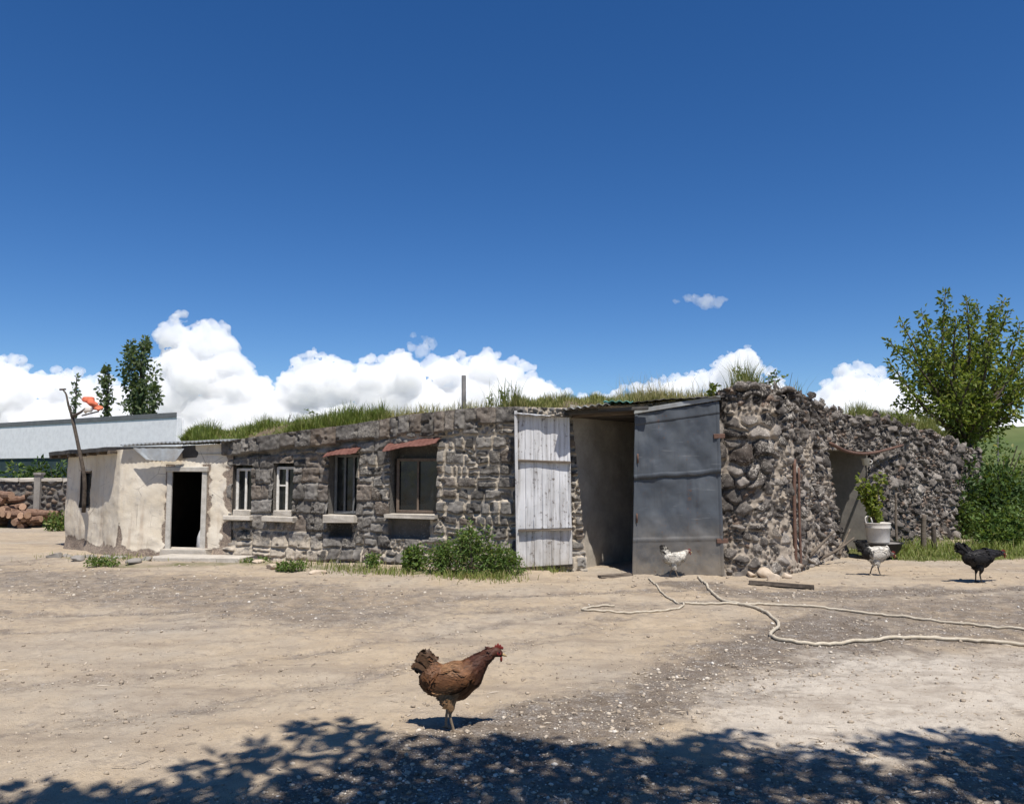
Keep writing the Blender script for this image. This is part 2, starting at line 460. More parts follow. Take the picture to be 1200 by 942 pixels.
def feather_mat(name):
    t = NT(name); v = t.co('Object', (1, 2.2, 2.2)); a = t.attr()
    vo = t.vor(v, 42, 'Distance'); vc = t.chan(t.vor(v, 42, 'Color'), 0); n = t.noise(t.co('Object', (1, 4, 4)), 40, 4)
    c = t.mix(t.mr(vc, 0.2, 0.9, 0, 0.35), a, t.mix(1.0, a, (0.55, 0.5, 0.45), 'MULTIPLY'))
    c = t.mix(t.mr(n, 0.45, 0.7, 0, 0.3), c, t.mix(1.0, a, (1.25, 1.25, 1.2), 'MULTIPLY'))
    t.pbr(c, 0.6, t.bump(t.math('ADD', vo, n), 0.22, 0.006), spec=0.3)
    return t.m


M['feather'] = feather_mat('feathers')
M['comb'] = simple('red_comb', (0.15, 0.02, 0.016), (0.22, 0.036, 0.027), 40, 0.5, 0.2)
M['beak'] = simple('horn_beak', (0.38, 0.27, 0.13), (0.46, 0.34, 0.18), 40, 0.45, 0.1)
M['eye'] = simple('bird_eye', (0.01, 0.008, 0.006), (0.02, 0.015, 0.01), 40, 0.15, 0.0, spec=0.6)
M['hill'] = simple('hill_meadow', (0.075, 0.105, 0.03), (0.12, 0.14, 0.045), 0.05, 0.95, 0.3, lo=0.4, hi=0.62)


def cloud_mat():
    t = NT('cumulus_white')
    v = t.n('VolumeScatter', {'Color': (0.999, 0.999, 0.999), 'Density': 0.06, 'Anisotropy': 0.0})
    t.t.links.new(v.outputs[0], t.out.inputs['Volume'])
    return t.m


M['cloud'] = cloud_mat()


def wisp_mat():
    t = NT('thin_cloud'); v = t.co('Object')
    v = t.n('VolumeScatter', {'Color': (0.995, 0.995, 0.995), 'Density': 0.022})
    t.t.links.new(v.outputs[0], t.out.inputs['Volume'])
    return t.m


M['wisp'] = wisp_mat()

# ------------------------------------------------------------------ sun and sky
SUN_EL, SUN_AZ = 64.0, 18.0       # azimuth: degrees to the right of straight behind the camera
sd = np.array([math.sin(R(SUN_AZ)) * math.cos(R(SUN_EL)), -math.cos(R(SUN_AZ)) * math.cos(R(SUN_EL)), math.sin(R(SUN_EL))])
w = bpy.data.worlds.new('World'); SC.world = w; w.use_nodes = True
nt = w.node_tree
sky = nt.nodes.new('ShaderNodeTexSky'); sky.sky_type = 'NISHITA'; sky.sun_disc = False
sky.sun_elevation = R(SUN_EL)
sky.sun_rotation = math.atan2(sd[0], sd[1])
sky.altitude = 1900; sky.air_density = 1.0; sky.dust_density = 0.15; sky.ozone_density = 3.5
bg = nt.nodes['Background']; bg.inputs['Strength'].default_value = 0.092
hs = nt.nodes.new('ShaderNodeHueSaturation'); hs.inputs['Saturation'].default_value = 1.28; hs.inputs['Value'].default_value = 1.0; hs.inputs['Hue'].default_value = 0.507
nt.links.new(sky.outputs[0], hs.inputs['Color']); nt.links.new(hs.outputs[0], bg.inputs['Color'])
sl = bpy.data.lights.new('sun', 'SUN'); sl.energy = 5.0; sl.angle = R(0.53); sl.color = (1.0, 0.95, 0.88)
so = bpy.data.objects.new('sun', sl); COL.objects.link(so)
so.rotation_euler = Vector(-sd).to_track_quat('-Z', 'Y').to_euler()
so.location = (5, -10, 25)
vs = SC.view_settings
vs.view_transform = 'Standard'; vs.look = 'None'; vs.exposure = 0.3; vs.gamma = 1.0; vs.use_curve_mapping = False
SC.cycles.max_bounces = 16; SC.cycles.volume_bounces = 14; SC.cycles.diffuse_bounces = 4; SC.cycles.transparent_max_bounces = 12

# ------------------------------------------------------------------ generators
def ico(sub):
    bm = bmesh.new(); bmesh.ops.create_icosphere(bm, subdivisions=sub, radius=1.0)
    V = np.array([v.co[:] for v in bm.verts]); F = np.array([[v.index for v in f.verts] for f in bm.faces]); bm.free()
    return V, F


ICO1, ICO2, ICO3 = ico(1), ico(2), ico(3)


def rock(size, sub=2, flat=0.8):
    V, F = (ICO1, ICO2, ICO3)[sub - 1]
    V = V.copy()
    for _ in range(9):
        n = rng.normal(size=3); n /= np.linalg.norm(n); d = rng.uniform(0.45, 0.85)
        V -= np.maximum(0, V @ n - d)[:, None] * n
    V *= rng.uniform(0.75, 1.25, 3) * np.array([1, 1, flat])
    a = rng.uniform(0, 6.28); c, s = math.cos(a), math.sin(a)
    V = V @ np.array([[c, s, 0], [-s, c, 0], [0, 0, 1]])
    return V * size, F


def blades(P, h, w, lean=0.5, bend=0.4, dirs=None):
    """grass blades: P (n,3) roots, h (n) heights -> V, F(tris), per-blade index"""
    n = len(P); a = rng.uniform(0, 2 * np.pi, n)
    ld = np.stack([np.cos(a), np.sin(a), np.zeros(n)], 1) if dirs is None else dirs
    sdv = np.stack([-np.sin(a + rng.normal(0, 0.6, n)), np.cos(a + rng.normal(0, 0.6, n)), np.zeros(n)], 1)
    l1 = rng.uniform(0, lean, n)[:, None]; l2 = l1 + rng.uniform(0, bend, n)[:, None]
    up = np.array([0, 0, 1.0]); H = h[:, None]; Wd = (w * np.ones(n))[:, None]
    m = P + H * 0.55 * (up + ld * l1); t = m + H * 0.45 * (up * (1 - 0.4 * l2) + ld * l2)
    V = np.stack([P - sdv * Wd / 2, P + sdv * Wd / 2, m - sdv * Wd * 0.4, m + sdv * Wd * 0.4, t], 1).reshape(-1, 3)
    b = (np.arange(n) * 5)[:, None]
    F = np.concatenate([b + np.array([[0, 1, 3]]), b + np.array([[0, 3, 2]]), b + np.array([[2, 3, 4]])])
    return V, F, np.repeat(np.arange(n), 5)


def leaves(P, size, D=None, wide=0.5, fold=0.25, droop=0.3):
    """leaf cards: P roots, size (n), D preferred directions"""
    n = len(P)
    d = rng.normal(size=(n, 3))
    if D is not None: d = d * 0.6 + D
    d[:, 2] -= droop
    d /= np.linalg.norm(d, axis=1)[:, None]
    q = rng.normal(size=(n, 3)); q[:, 2] *= 0.4
    s = np.cross(d, q); s /= np.linalg.norm(s, axis=1)[:, None] + 1e-9
    nn = np.cross(s, d); S = size[:, None]
    base = P; tip = P + d * S - nn * S * 0.12
    mid = P + d * S * 0.45
    L = mid + s * S * wide / 2 + nn * S * fold * 0.4; Rr = mid - s * S * wide / 2 + nn * S * fold * 0.4
    V = np.stack([base, L, tip, Rr], 1).reshape(-1, 3)
    b = (np.arange(n) * 4)[:, None]
    F = np.concatenate([b + np.array([[0, 2, 1]]), b + np.array([[0, 3, 2]])])
    return V, F, np.repeat(np.arange(n), 4)


def lcol(idx, n, dry=0.1, base=None):
    r = np.clip(rng.beta(2, 2, n) if base is None else base + rng.normal(0, 0.15, n), 0, 1)
    d = np.where(rng.random(n) < dry, rng.uniform(0.4, 1, n), rng.uniform(0, 0.25, n))
    return np.stack([r, d, rng.random(n)], 1)[idx]


def blob_pts(c, rad, n, shell=0.35):
    d = rng.normal(size=(n, 3)); d /= np.linalg.norm(d, axis=1)[:, None]
    r = rng.random(n) ** shell
    return np.asarray(c) + d * r[:, None] * np.asarray(rad), d


def curve_pts(P, n):
    """Catmull-Rom through P"""
    P = np.asarray(P, float); Q = np.vstack([2 * P[0] - P[1], P, 2 * P[-1] - P[-2]]); out = []
    m = len(P) - 1
    for t in np.linspace(0, m - 1e-6, n):
        i = int(t); f = t - i; a, b, c, d = Q[i:i + 4]
        out.append(0.5 * (2 * b + (c - a) * f + (2 * a - 5 * b + 4 * c - d) * f * f + (3 * b - a - 3 * c + d) * f ** 3))
    return np.array(out)
# ================================================================== GROUND
def project(x, y, z):
    dx, dy, dz = x, y, z - CAM_H
    c, s = math.cos(PITCH), math.sin(PITCH)
    d = dy * c + dz * s; u = -dy * s + dz * c
    return 600 + FPX * dx / d, 471 - FPX * u / d


def axis(lo, hi, a, b, fine, grow):
    """fine steps in [a,b], growing outwards to lo / hi"""
    mid = list(np.arange(a, b, fine)); right = []; st = fine; x = b
    while x < hi: right.append(x); st *= grow; x += st
    right.append(hi); left = []; st = fine; x = a - fine
    while x > lo: left.append(x); st *= grow; x -= st
    left.append(lo)
    return np.array(left[::-1] + mid + right)


gx = axis(-2500, 2500, -6, 7, 0.045, 1.07)
gy = axis(-60, 4000, 3.0, 13.5, 0.04, 1.06)
GXX, GYY = np.meshgrid(gx, gy)


def poly_dist(P, x, y):
    d = np.full(np.shape(x), 1e9)
    for a, b in zip(P[:-1], P[1:]):
        ab = b - a; t = np.clip(((x - a[0]) * ab[0] + (y - a[1]) * ab[1]) / (ab @ ab), 0, 1)
        d = np.minimum(d, np.hypot(x - a[0] - t * ab[0], y - a[1] - t * ab[1]))
    return d


RUTS = [(np.array([G(*p)[:2] for p in pts]), w_) for pts, w_ in [
    ([(-80, 722), (200, 716), (480, 704), (760, 692), (1000, 688), (1300, 690)], 1.0),
    ([(-80, 742), (200, 736), (480, 722), (760, 707), (1000, 701), (1300, 704)], 0.8),
    ([(-80, 812), (200, 790), (430, 756), (640, 722), (720, 700)], 0.7),
    ([(-80, 862), (220, 830), (470, 784), (690, 738), (770, 706)], 0.6)]]


def ground_z(x, y):
    near = sstep(60, 25, np.hypot(x, y))
    z = near * ((fbm(x * 0.7, y * 0.7, 3, 3) - 0.5) * 0.05 + (fbm(x * 3.1, y * 3.1, 5, 4) - 0.5) * 0.035 + (fbm(x * 11, y * 11, 8, 4) - 0.5) * 0.03)
    # worn wheel tracks crossing the yard
    tr = np.sin((y - 0.22 * x + 0.8 * fbm(x * 0.3, y * 0.3, 9, 2)) * 3.6)
    z = z + near * 0.008 * tr
    for a_, b_ in RUTS: z = z - near * 0.016 * sstep(0.17, 0.05, poly_dist(a_, x, y) + (fbm(x * 2, y * 2, 33, 3) - 0.5) * 0.1) * b_
    # a low bank against the walls
    dd = np.abs(y - (12.35 - 0.2 * x)) * (x < 0.6) + 9 * (x >= 0.6)
    z = z + near * 0.05 * sstep(0.5, 0.0, dd)
    far = sstep(40, 400, np.hypot(x, y))
    return z + far * (fbm(x * 0.01, y * 0.01, 21, 4) - 0.55) * 6


def ground_zones(x, y):
    wob = (fbm(x * 1.1, y * 1.1, 31, 4) - 0.5)
    # darker gravel sweep from the foreground centre to the right
    band = np.array([G(*p)[:2] for p in [(330, 985), (560, 880), (700, 835), (840, 800), (925, 762), (985, 735)]])
    bw = np.interp(x, [-2, 0, 1.2, 2.6, 4.2], [0.4, 0.42, 0.62, 0.85, 0.35])
    d = poly_dist(band, x, y)
    gr = sstep(1.5, 0.45, d / bw + wob * 1.6) * 0.92
    right = np.array([G(*p)[:2] for p in [(960, 745), (1080, 725), (1400, 700)]])
    gr = np.maximum(gr, 0.60 * sstep(1.9, 0.5, poly_dist(right, x, y) + wob * 1.2))
    fr = np.array([G(*p)[:2] for p in [(100, 1010), (700, 930), (1200, 905), (1500, 900)]])
    gr = np.maximum(gr, 0.62 * sstep(0.75, 0.25, poly_dist(fr, x, y) + wob * 0.8))
    left = np.array([G(*p)[:2] for p in [(-60, 668), (180, 690), (420, 712)]])
    gr = np.maximum(gr, 0.55 * sstep(2.2, 0.4, poly_dist(left, x, y) + wob * 1.6))
    for a_, b_ in RUTS: gr = np.maximum(gr, 0.55 * b_ * sstep(0.26, 0.06, poly_dist(a_, x, y) + wob * 0.35))
    trk = np.array([G(*p)[:2] for p in [(780, 684), (900, 696), (1010, 694), (1150, 690), (1400, 684)]])
    gr = np.maximum(gr, 0.75 * sstep(0.55, 0.15, poly_dist(trk, x, y) + wob * 0.7))
    # green / soil near walls and verge
    base = np.array([G(*p)[:2] for p in [(60, 655), (140, 664), (300, 664), (480, 672), (612, 672), (660, 668)]])
    gn = 0.5 * sstep(0.4, 0.05, poly_dist(base, x, y) + wob * 0.5)
    ver = np.array([G(*p)[:2] for p in [(1075, 648), (1150, 647), (1400, 640)]])
    gn = np.maximum(gn, sstep(1.7, 1.0, poly_dist(ver, x, y) + wob * 0.9))
    beyond = (np.hypot(x, y) > 26) | ((x > 11.5) & (y > 16.5))
    gn = np.where(beyond, 1.0, gn)
    pale = np.array([G(*p)[:2] for p in [(940, 830), (1080, 800), (1300, 790)]])
    pl = sstep(1.3, 0.5, poly_dist(pale, x, y) + wob * 0.9)
    gr = gr * (1 - 0.7 * pl)
    return gr, gn, pl


gzz = ground_z(GXX, GYY)
gz = ground_zones(GXX, GYY)
ny, nx = GXX.shape
idx = np.arange(nx * ny).reshape(ny, nx)
F = np.stack([idx[:-1, :-1].ravel(), idx[:-1, 1:].ravel(), idx[1:, 1:].ravel(), idx[1:, :-1].ravel()], 1)
gcol = np.stack([g.ravel() for g in gz], 1)
ground = mesh('ground', np.stack([GXX.ravel(), GYY.ravel(), gzz.ravel()], 1), F, M['ground'], None, gcol, True)
tag(ground, 'sandy farmyard ground with grey gravel patches', 'ground', kind='structure')


def gzat(x, y): return float(ground_z(np.array([x], float), np.array([y], float))[0])


def GP(px, py, up=0.0):
    p = G(px, py); p[2] = gzat(p[0], p[1]) + up
    return p


# far meadow hill on the right
hx = np.linspace(20, 330, 120); hy = np.linspace(75, 330, 60)
HX, HY = np.meshgrid(hx, hy)
hz = 11.8 * sstep(75, 175, HY) * sstep(18, 70, HX) * (0.8 + 0.35 * sstep(60, 160, HX)) + (fbm(HX * 0.05, HY * 0.05, 4, 4) - 0.5) * 2.0 * sstep(75, 110, HY) - 0.6
i2 = np.arange(HX.size).reshape(HX.shape)
F = np.stack([i2[:-1, :-1].ravel(), i2[:-1, 1:].ravel(), i2[1:, 1:].ravel(), i2[1:, :-1].ravel()], 1)
tag(mesh('hill', np.stack([HX.ravel(), HY.ravel(), hz.ravel()], 1), F, M['hill'], None, None, True),
    'green meadow hill behind the right tree', 'hill', kind='structure')


# ================================================================== STONE WALL ENGINE
def cells(u, z, cw, ch, jit, keep, seed, p=2.0, off=0.5):
    ci, cj = np.floor(u / cw), np.floor(z / ch)
    F1 = np.full(u.shape, 1e9); F2 = F1.copy(); I = np.zeros(u.shape); J = np.zeros(u.shape); CU = np.zeros(u.shape); CZ = np.zeros(u.shape)
    for dj in (-2, -1, 0, 1, 2):
        for di in (-2, -1, 0, 1, 2):
            i, j = ci + di, cj + dj
            h1, h2, h3 = _h(i, j, seed), _h(i, j, seed + 1), _h(i, j, seed + 2)
            pu = (i + 0.5 + off * (np.mod(j, 2)) + jit * (h1 - 0.5)) * cw
            pz = (j + 0.5 + jit * (h2 - 0.5)) * ch
            asp = ch / cw
            d = ((np.abs(u - pu) * (0.5 + 0.5 * asp)) ** p + np.abs(z - pz) ** p) ** (1 / p)
            d = np.where(h3 < keep, d, 1e8)
            nw = d < F1
            F2 = np.where(nw, F1, np.minimum(F2, d))
            I = np.where(nw, i, I); J = np.where(nw, j, J); CU = np.where(nw, pu, CU); CZ = np.where(nw, pz, CZ)
            F1 = np.where(nw, d, F1)
    rnd = np.stack([_h(I, J, seed + 5), _h(I, J, seed + 6), _h(I, J, seed + 7)], -1)
    return (F2 - F1) / 2, rnd, CU, CZ


class Path:
    def __init__(s, P, smooth=0):
        P = np.array([[float(q[0]), float(q[1])] for q in P])
        if smooth: P = curve_pts(np.hstack([P, np.zeros((len(P), 1))]), smooth)[:, :2]
        s.P = P; s.s = np.concatenate([[0], np.cumsum(np.linalg.norm(np.diff(P, axis=0), axis=1))]); s.L = s.s[-1]
    def at(s, u):
        return np.stack([np.interp(u, s.s, s.P[:, 0]), np.interp(u, s.s, s.P[:, 1])], -1)
    def nor(s, u, e=0.06):
        t = s.at(np.clip(u + e, 0, s.L)) - s.at(np.clip(u - e, 0, s.L))
        t /= np.linalg.norm(t, axis=-1)[..., None] + 1e-9
        return np.stack([t[..., 1], -t[..., 0]], -1)


def wall_grid(name, path, u0, u1, step, zbot, topf, shape, mat, parent, holes=(), ragged=None):
    """displaced wall: shape(u,z) -> height, col(…,3), keep mask"""
    us = np.arange(u0, u1 + step, step); us[-1] = u1
    zmax = float(np.max(topf(us))) + 0.15
    zs = np.arange(zbot, zmax, step)
    U, Z = np.meshgrid(us, zs)
    if ragged is None:
        # squeeze the last row onto the top line so that the edge is closed
        T = topf(U); Z = np.minimum(Z, T)
    h, col, keep = shape(U, Z)
    base = path.at(U); nr = path.nor(U)
    V = np.concatenate([base + nr * h[..., None], Z[..., None]], -1)
    n = np.arange(U.size).reshape(U.shape)
    Fq = np.stack([n[:-1, :-1], n[:-1, 1:], n[1:, 1:], n[1:, :-1]], -1)
    uc = (U[:-1, :-1] + U[1:, 1:]) / 2; zc = (Z[:-1, :-1] + Z[1:, 1:]) / 2
    ok = (Z[1:, :-1] - Z[:-1, :-1] > 1e-6)
    if keep is not None: ok &= keep[:-1, :-1] & keep[1:, 1:]
    for hl in holes:
        a0, a1, b0, b1 = hl[:4]; sl = hl[4] if len(hl) > 4 else 0.0     # sl: lean of the left edge
        left = a0 + sl * (1 - (zc - b0) / (b1 - b0))
        ok &= ~((uc > left) & (uc < a1) & (zc > b0) & (zc < b1))
    Fq = Fq[ok]
    used = np.zeros(U.size, bool); used[Fq.ravel()] = True
    remap = np.cumsum(used) - 1
    return mesh(name, V.reshape(-1, 3)[used], remap[Fq], mat, parent, col.reshape(-1, 3)[used], False)


def profile_top(path, pts):
    """z of the wall top as a function of u from a silhouette given in photo pixels"""
    us = np.linspace(0, path.L, 400); out = []
    pp = np.array(pts, float)
    for u in us:
        x, y = path.at(u)
        px = project(x, y, 2.3)[0]
        py = np.interp(px, pp[:, 0], pp[:, 1])
        d = ray(px, py); t = math.hypot(x, y) / math.hypot(d[0], d[1])
        out.append(CAM_H + t * d[2])
    return lambda u: np.interp(u, us, out)


# ================================================================== STONE BARN
PC, PD, PE = G(268, 652.5), G(608, 667.5), G(846, 672.5)
tCD = (PC - PD) / np.linalg.norm(PC - PD)
PC0 = PC + tCD * 1.2
front = Path([PC0, PD, PE])
U_C = 1.2; U_D = float(np.linalg.norm(PD[:2] - PC0[:2])); U_E = front.L
side = Path([PE, (3.95, 12.20), (4.55, 12.75), (5.25, 13.75), (6.1, 14.85), (7.2, 16.05), (9.0, 17.5), (10.9, 18.75), (11.35, 19.3), (11.45, 20.0), (11.45, 23.0)], 160)
front_top = profile_top(front, [(180, 520), (268, 517), (340, 507), (420, 497), (480, 486), (560, 478), (608, 476.5), (660, 478), (700, 476), (745, 474), (790, 470), (848, 466), (900, 462)])
side_top = profile_top(side, [(840, 464), (860, 455), (885, 449), (915, 456), (940, 463), (965, 474), (985, 482), (1010, 487), (1040, 489), (1060, 497), (1090, 504), (1115, 512), (1135, 524), (1160, 530), (1200, 530)])


def fu(px, py):                        # photo pixel on the front wall -> (u, z)
    if px <= 608: return WALL(PC0, PD, px, py)
    u, z = WALL(PD, PE, px, py); return u + U_D, z


barn = empty('stone_barn', (0, 12.6, 0), 'long low basalt stone barn with grass growing on its sod roof', 'barn')
# openings: window rects (px0, px1, py0, py1)
WIN = [(272.5, 297, 545, 605), (320, 345.5, 543, 606), (385, 420, 531, 604), (457, 513, 523, 603)]
NICHE = [(385, 413, 613, 629), (455, 504, 607, 631)]
holes = []; wrect = []
for q in WIN:
    ua, zb = fu(q[0], q[3]); ub, zt = fu(q[1], q[2]); wrect.append((ua, ub, zb, zt)); holes.append((ua, ub, zb, zt))
nrect = []
for q in NICHE:
    ua, zb = fu(q[0], q[3]); ub, zt = fu(q[1], q[2]); nrect.append((ua, ub, zb, zt))
gu0, _ = fu(671, 600); gu0b, _ = fu(690, 600); gz1 = fu(700, 482)[1]
gate_hole = (gu0, U_E - 0.02, -0.3, gz1, gu0b - gu0)
holes.append(gate_hole)

u470 = fu(440, 500)[0]; u560 = fu(556, 500)[0]
brk = [0.0]
while brk[-1] < U_E + 1:
    w_ = rng.uniform(0.30, 0.52)
    if u470 < brk[-1] < u560: w_ = rng.uniform(0.15, 0.24)
    brk.append(brk[-1] + w_)
brk = np.array(brk); brand = rng.random((len(brk) + 1, 3)); bdep = rng.random(len(brk) + 1)


def rrect(du0, du1, dz0, dz1, rc):
    """distance inside a rounded rectangle from its border"""
    dx = np.minimum(du0, du1); dz = np.minimum(dz0, dz1)
    corner = (dx < rc) & (dz < rc)
    return np.where(corner, rc - np.hypot(rc - dx, rc - dz), np.minimum(dx, dz))


def masonry(wu, wz, seed, hr, wr, rc, split):
    """coursed squared rubble: rows of varying height, blocks of varying width"""
    r_ = np.random.default_rng(seed); zb = [-0.4]
    while zb[-1] < 3.4: zb.append(zb[-1] + r_.uniform(*hr))
    e = np.full(wu.shape, -1.0); rnd = np.zeros(wu.shape + (3,)); cu = np.zeros(wu.shape); cz = np.zeros(wu.shape)
    for k in range(len(zb) - 1):
        m = (wz >= zb[k]) & (wz < zb[k + 1])
        if not m.any(): continue
        ub = [-0.5 + r_.uniform(0, 0.2)]
        while ub[-1] < 10: ub.append(ub[-1] + r_.uniform(*wr) * (1.5 if r_.random() < 0.2 else 1.0))
        ub = np.array(ub); n = len(ub); R3 = r_.random((n, 3)); sp = r_.random(n); pos = r_.uniform(0.35, 0.65, n); R3b = r_.random((n, 3)); shr = r_.uniform(-0.004, 0.012, n)
        u = wu[m]; z = wz[m]; i = np.clip(np.searchsorted(ub, u) - 1, 0, n - 2)
        z0 = np.full(u.shape, zb[k]); z1 = np.full(u.shape, zb[k + 1]); u0 = ub[i]; u1 = ub[i + 1]; rr = R3[i].copy()
        zm = zb[k] + (zb[k + 1] - zb[k]) * pos[i]; um = u0 + (u1 - u0) * pos[i]
        hs = sp[i] < split; up = hs & (z > zm); lo = hs & ~up; z0 = np.where(up, zm, z0); z1 = np.where(lo, zm, z1); rr[up] = R3b[i][up]
        vs2 = (sp[i] > 1 - split * 0.8); rg = vs2 & (u > um); lf = vs2 & ~rg; u0 = np.where(rg, um, u0); u1 = np.where(lf, um, u1); rr[rg] = R3b[i][rg]
        e[m] = rrect(u - u0, u1 - u, z - z0, z1 - z, rc) - shr[i]; rnd[m] = rr; cu[m] = (u0 + u1) / 2; cz[m] = (z0 + z1) / 2
    return e, rnd, cu, cz


def front_shape(U, Z):
    wu = U + (fbm(U * 2.6, Z * 2.6, 41, 3) - 0.5) * 0.10 + (fbm(U * 13, Z * 13, 43, 3) - 0.5) * 0.035
    wz = Z + (fbm(U * 1.7, Z * 2.6, 47, 3) - 0.5) * 0.11 + (fbm(U * 13, Z * 13, 49, 3) - 0.5) * 0.035
    eL, rL, uL, zL = masonry(wu, wz, 60, (0.19, 0.30), (0.24, 0.44), 0.035, 0.14)
    eR, rR, uR, zR = masonry(wu, wz, 71, (0.17, 0.27), (0.17, 0.35), 0.045, 0.20)
    zone = sstep(-0.15, 0.15, U - u470 + 0.25 * np.sin(Z * 5) + (fbm(U * 2, Z * 2, 77, 2) - 0.5))
    big = zone > 0.5
    e = np.where(big, eR, eL); rnd = np.where(big[..., None], rR, rL)
    cu, cz = np.where(big, uR, uL), np.where(big, zR, zL)
    er = fbm(U * 1.6, Z * 1.6, 52, 4)
    mw = np.where(big, 0.010, 0.004) * (0.2 + 2.0 * er)
    T = front_top(U); ch = np.where((U > u470) & (U < u560), 0.34, 0.29)
    ch = ch + (_h(np.searchsorted(brk, U), np.zeros(U.shape), 3) - 0.5) * 0.05
    top = (Z > T - ch) & (U < U_D + 0.1)
    k = np.clip(np.searchsorted(brk, U + (fbm(U * 9, Z * 9, 12, 2) - 0.5) * 0.03) - 1, 0, len(brk) - 2)
    et = np.minimum(np.minimum(U - brk[k], brk[k + 1] - U), np.minimum(Z - (T - ch), T + 0.05 - Z)) + (fbm(U * 12, Z * 12, 14, 3) - 0.5) * 0.03
    e = np.where(top, et, e); rnd = np.where(top[..., None], brand[k], rnd); mw = np.where(top, 0.006, mw)
    stone = sstep(mw, mw + 0.018, e)
    # lost or crumbled patches where the small rubble core shows
    e3, r3, _, _ = cells(wu, wz, 0.10, 0.075, 0.95, 0.9, 80, 2.5)
    crumb = sstep(0.56, 0.62, fbm(U * 1.9, Z * 1.9, 83, 4)) * big * ~top
    cs = sstep(0.003, 0.016, e3)
    tl = np.clip((wu - cu) * (rnd[..., 1] - 0.5) * 0.35 + (wz - cz) * (rnd[..., 2] - 0.75) * 0.35, -0.025, 0.025) * ~top
    h = stone * (0.022 + 0.036 * rnd[..., 1] + tl)
    h = h * (1 - crumb) + crumb * (cs * (0.02 + 0.04 * r3[..., 1]))
    h = h + np.where(top, 0.05 + 0.04 * bdep[k], 0.0) * np.where(U < u470, 1.35, 0.5) - 0.03 * ((Z > T - ch - 0.06) & ~top & (U < u470))
    h = h + (fbm(U * 14, Z * 14, 91, 4) - 0.5) * 0.045 * (0.4 + 0.6 * stone) + (fbm(U * 1.3, Z * 1.3, 95, 3) - 0.5) * 0.06
    pit = sstep(0.66, 0.74, fbm(U * 8, Z * 8, 97, 3)); h = h - 0.045 * pit
    h = h + 0.08 * sstep(0.35, 0.0, Z) * (0.4 + fbm(U * 1.5, U * 0, 99, 2))
    for a0, a1, b0, b1 in nrect:                                    # walled-up niches below the sills
        ins = sstep(0, 0.02, np.minimum(np.minimum(U - a0, a1 - U), np.minimum(Z - b0, b1 - Z)))
        h = h * (1 - ins) + ins * ((-0.24 if a1 - a0 < 0.6 else -0.12) + 0.02 * fbm(U * 8, Z * 8, 5))
    tone = rnd[..., 0] * 0.75 + 0.08
    tone = np.where(crumb > 0.5, r3[..., 0] * 0.8, tone)
    tone = np.where(top, 0.26 + 0.40 * rnd[..., 0], tone)
    tone = np.clip(tone + (fbm(U * 4, Z * 4, 221, 4) - 0.5) * 1.0 + (fbm(U * 21, Z * 21, 223, 3) - 0.5) * 0.7, 0, 1)
    foot = sstep(0.62, 0.2, Z + (fbm(U * 2.5, Z * 2.5, 15, 3) - 0.5) * 0.5) * sstep(0.3, -0.3, U - fu(380, 600)[0])
    ms = np.where(top, 0.35, np.where(big, 1.0, 0.45)) * sstep(0.28, 0.62, er + 0.12 * big)
    mort = (1 - stone) * (1 - crumb) * ms + crumb * ((1 - cs) * 0.9 + 0.45 * fbm(U * 9, Z * 9, 229, 3))
    mort = np.clip(mort + 1.25 * foot * fbm(U * 5, Z * 5, 18, 3) * 1.3, 0, 1)
    for q_, (a0, a1, b0, b1) in enumerate(nrect):
        inn = (U > a0) & (U < a1) & (Z > b0) & (Z < b1); tone = np.where(inn, 0.12 + 0.25 * q_, tone); mort = np.where(inn, 0.0, mort)  # flat niche tones; the narrow hollow's shade is painted in as a darker tone
    col = np.stack([tone, mort, np.where(top, 0.55 + 0.2 * rnd[..., 2], rnd[..., 2] * 0.74)], -1)
    return h, col, None


wall_grid('front_wall', front, U_C - 0.12, U_E, 0.0165, -0.25, front_top, front_shape, M['stone'], barn, holes)


# side wall: rough dark rubble
def side_px(px):
    us = np.linspace(0, side.L, 2000); P = side.at(us)
    xs = np.array([project(p[0], p[1], 0.9)[0] for p in P])
    return float(us[np.argmin(np.abs(xs - px) + (us > 11) * 1e3)])


def side_z(px, py):
    x, y = side.at(side_px(px)); d = ray(px, py); t = math.hypot(x, y) / math.hypot(d[0], d[1]); return CAM_H + t * d[2]


sd0, sd1 = side_px(970), side_px(1017)
sdz = side_z(985, 528)
side_hole = (sd0, sd1, -0.3, sdz, side_px(989) - sd0)


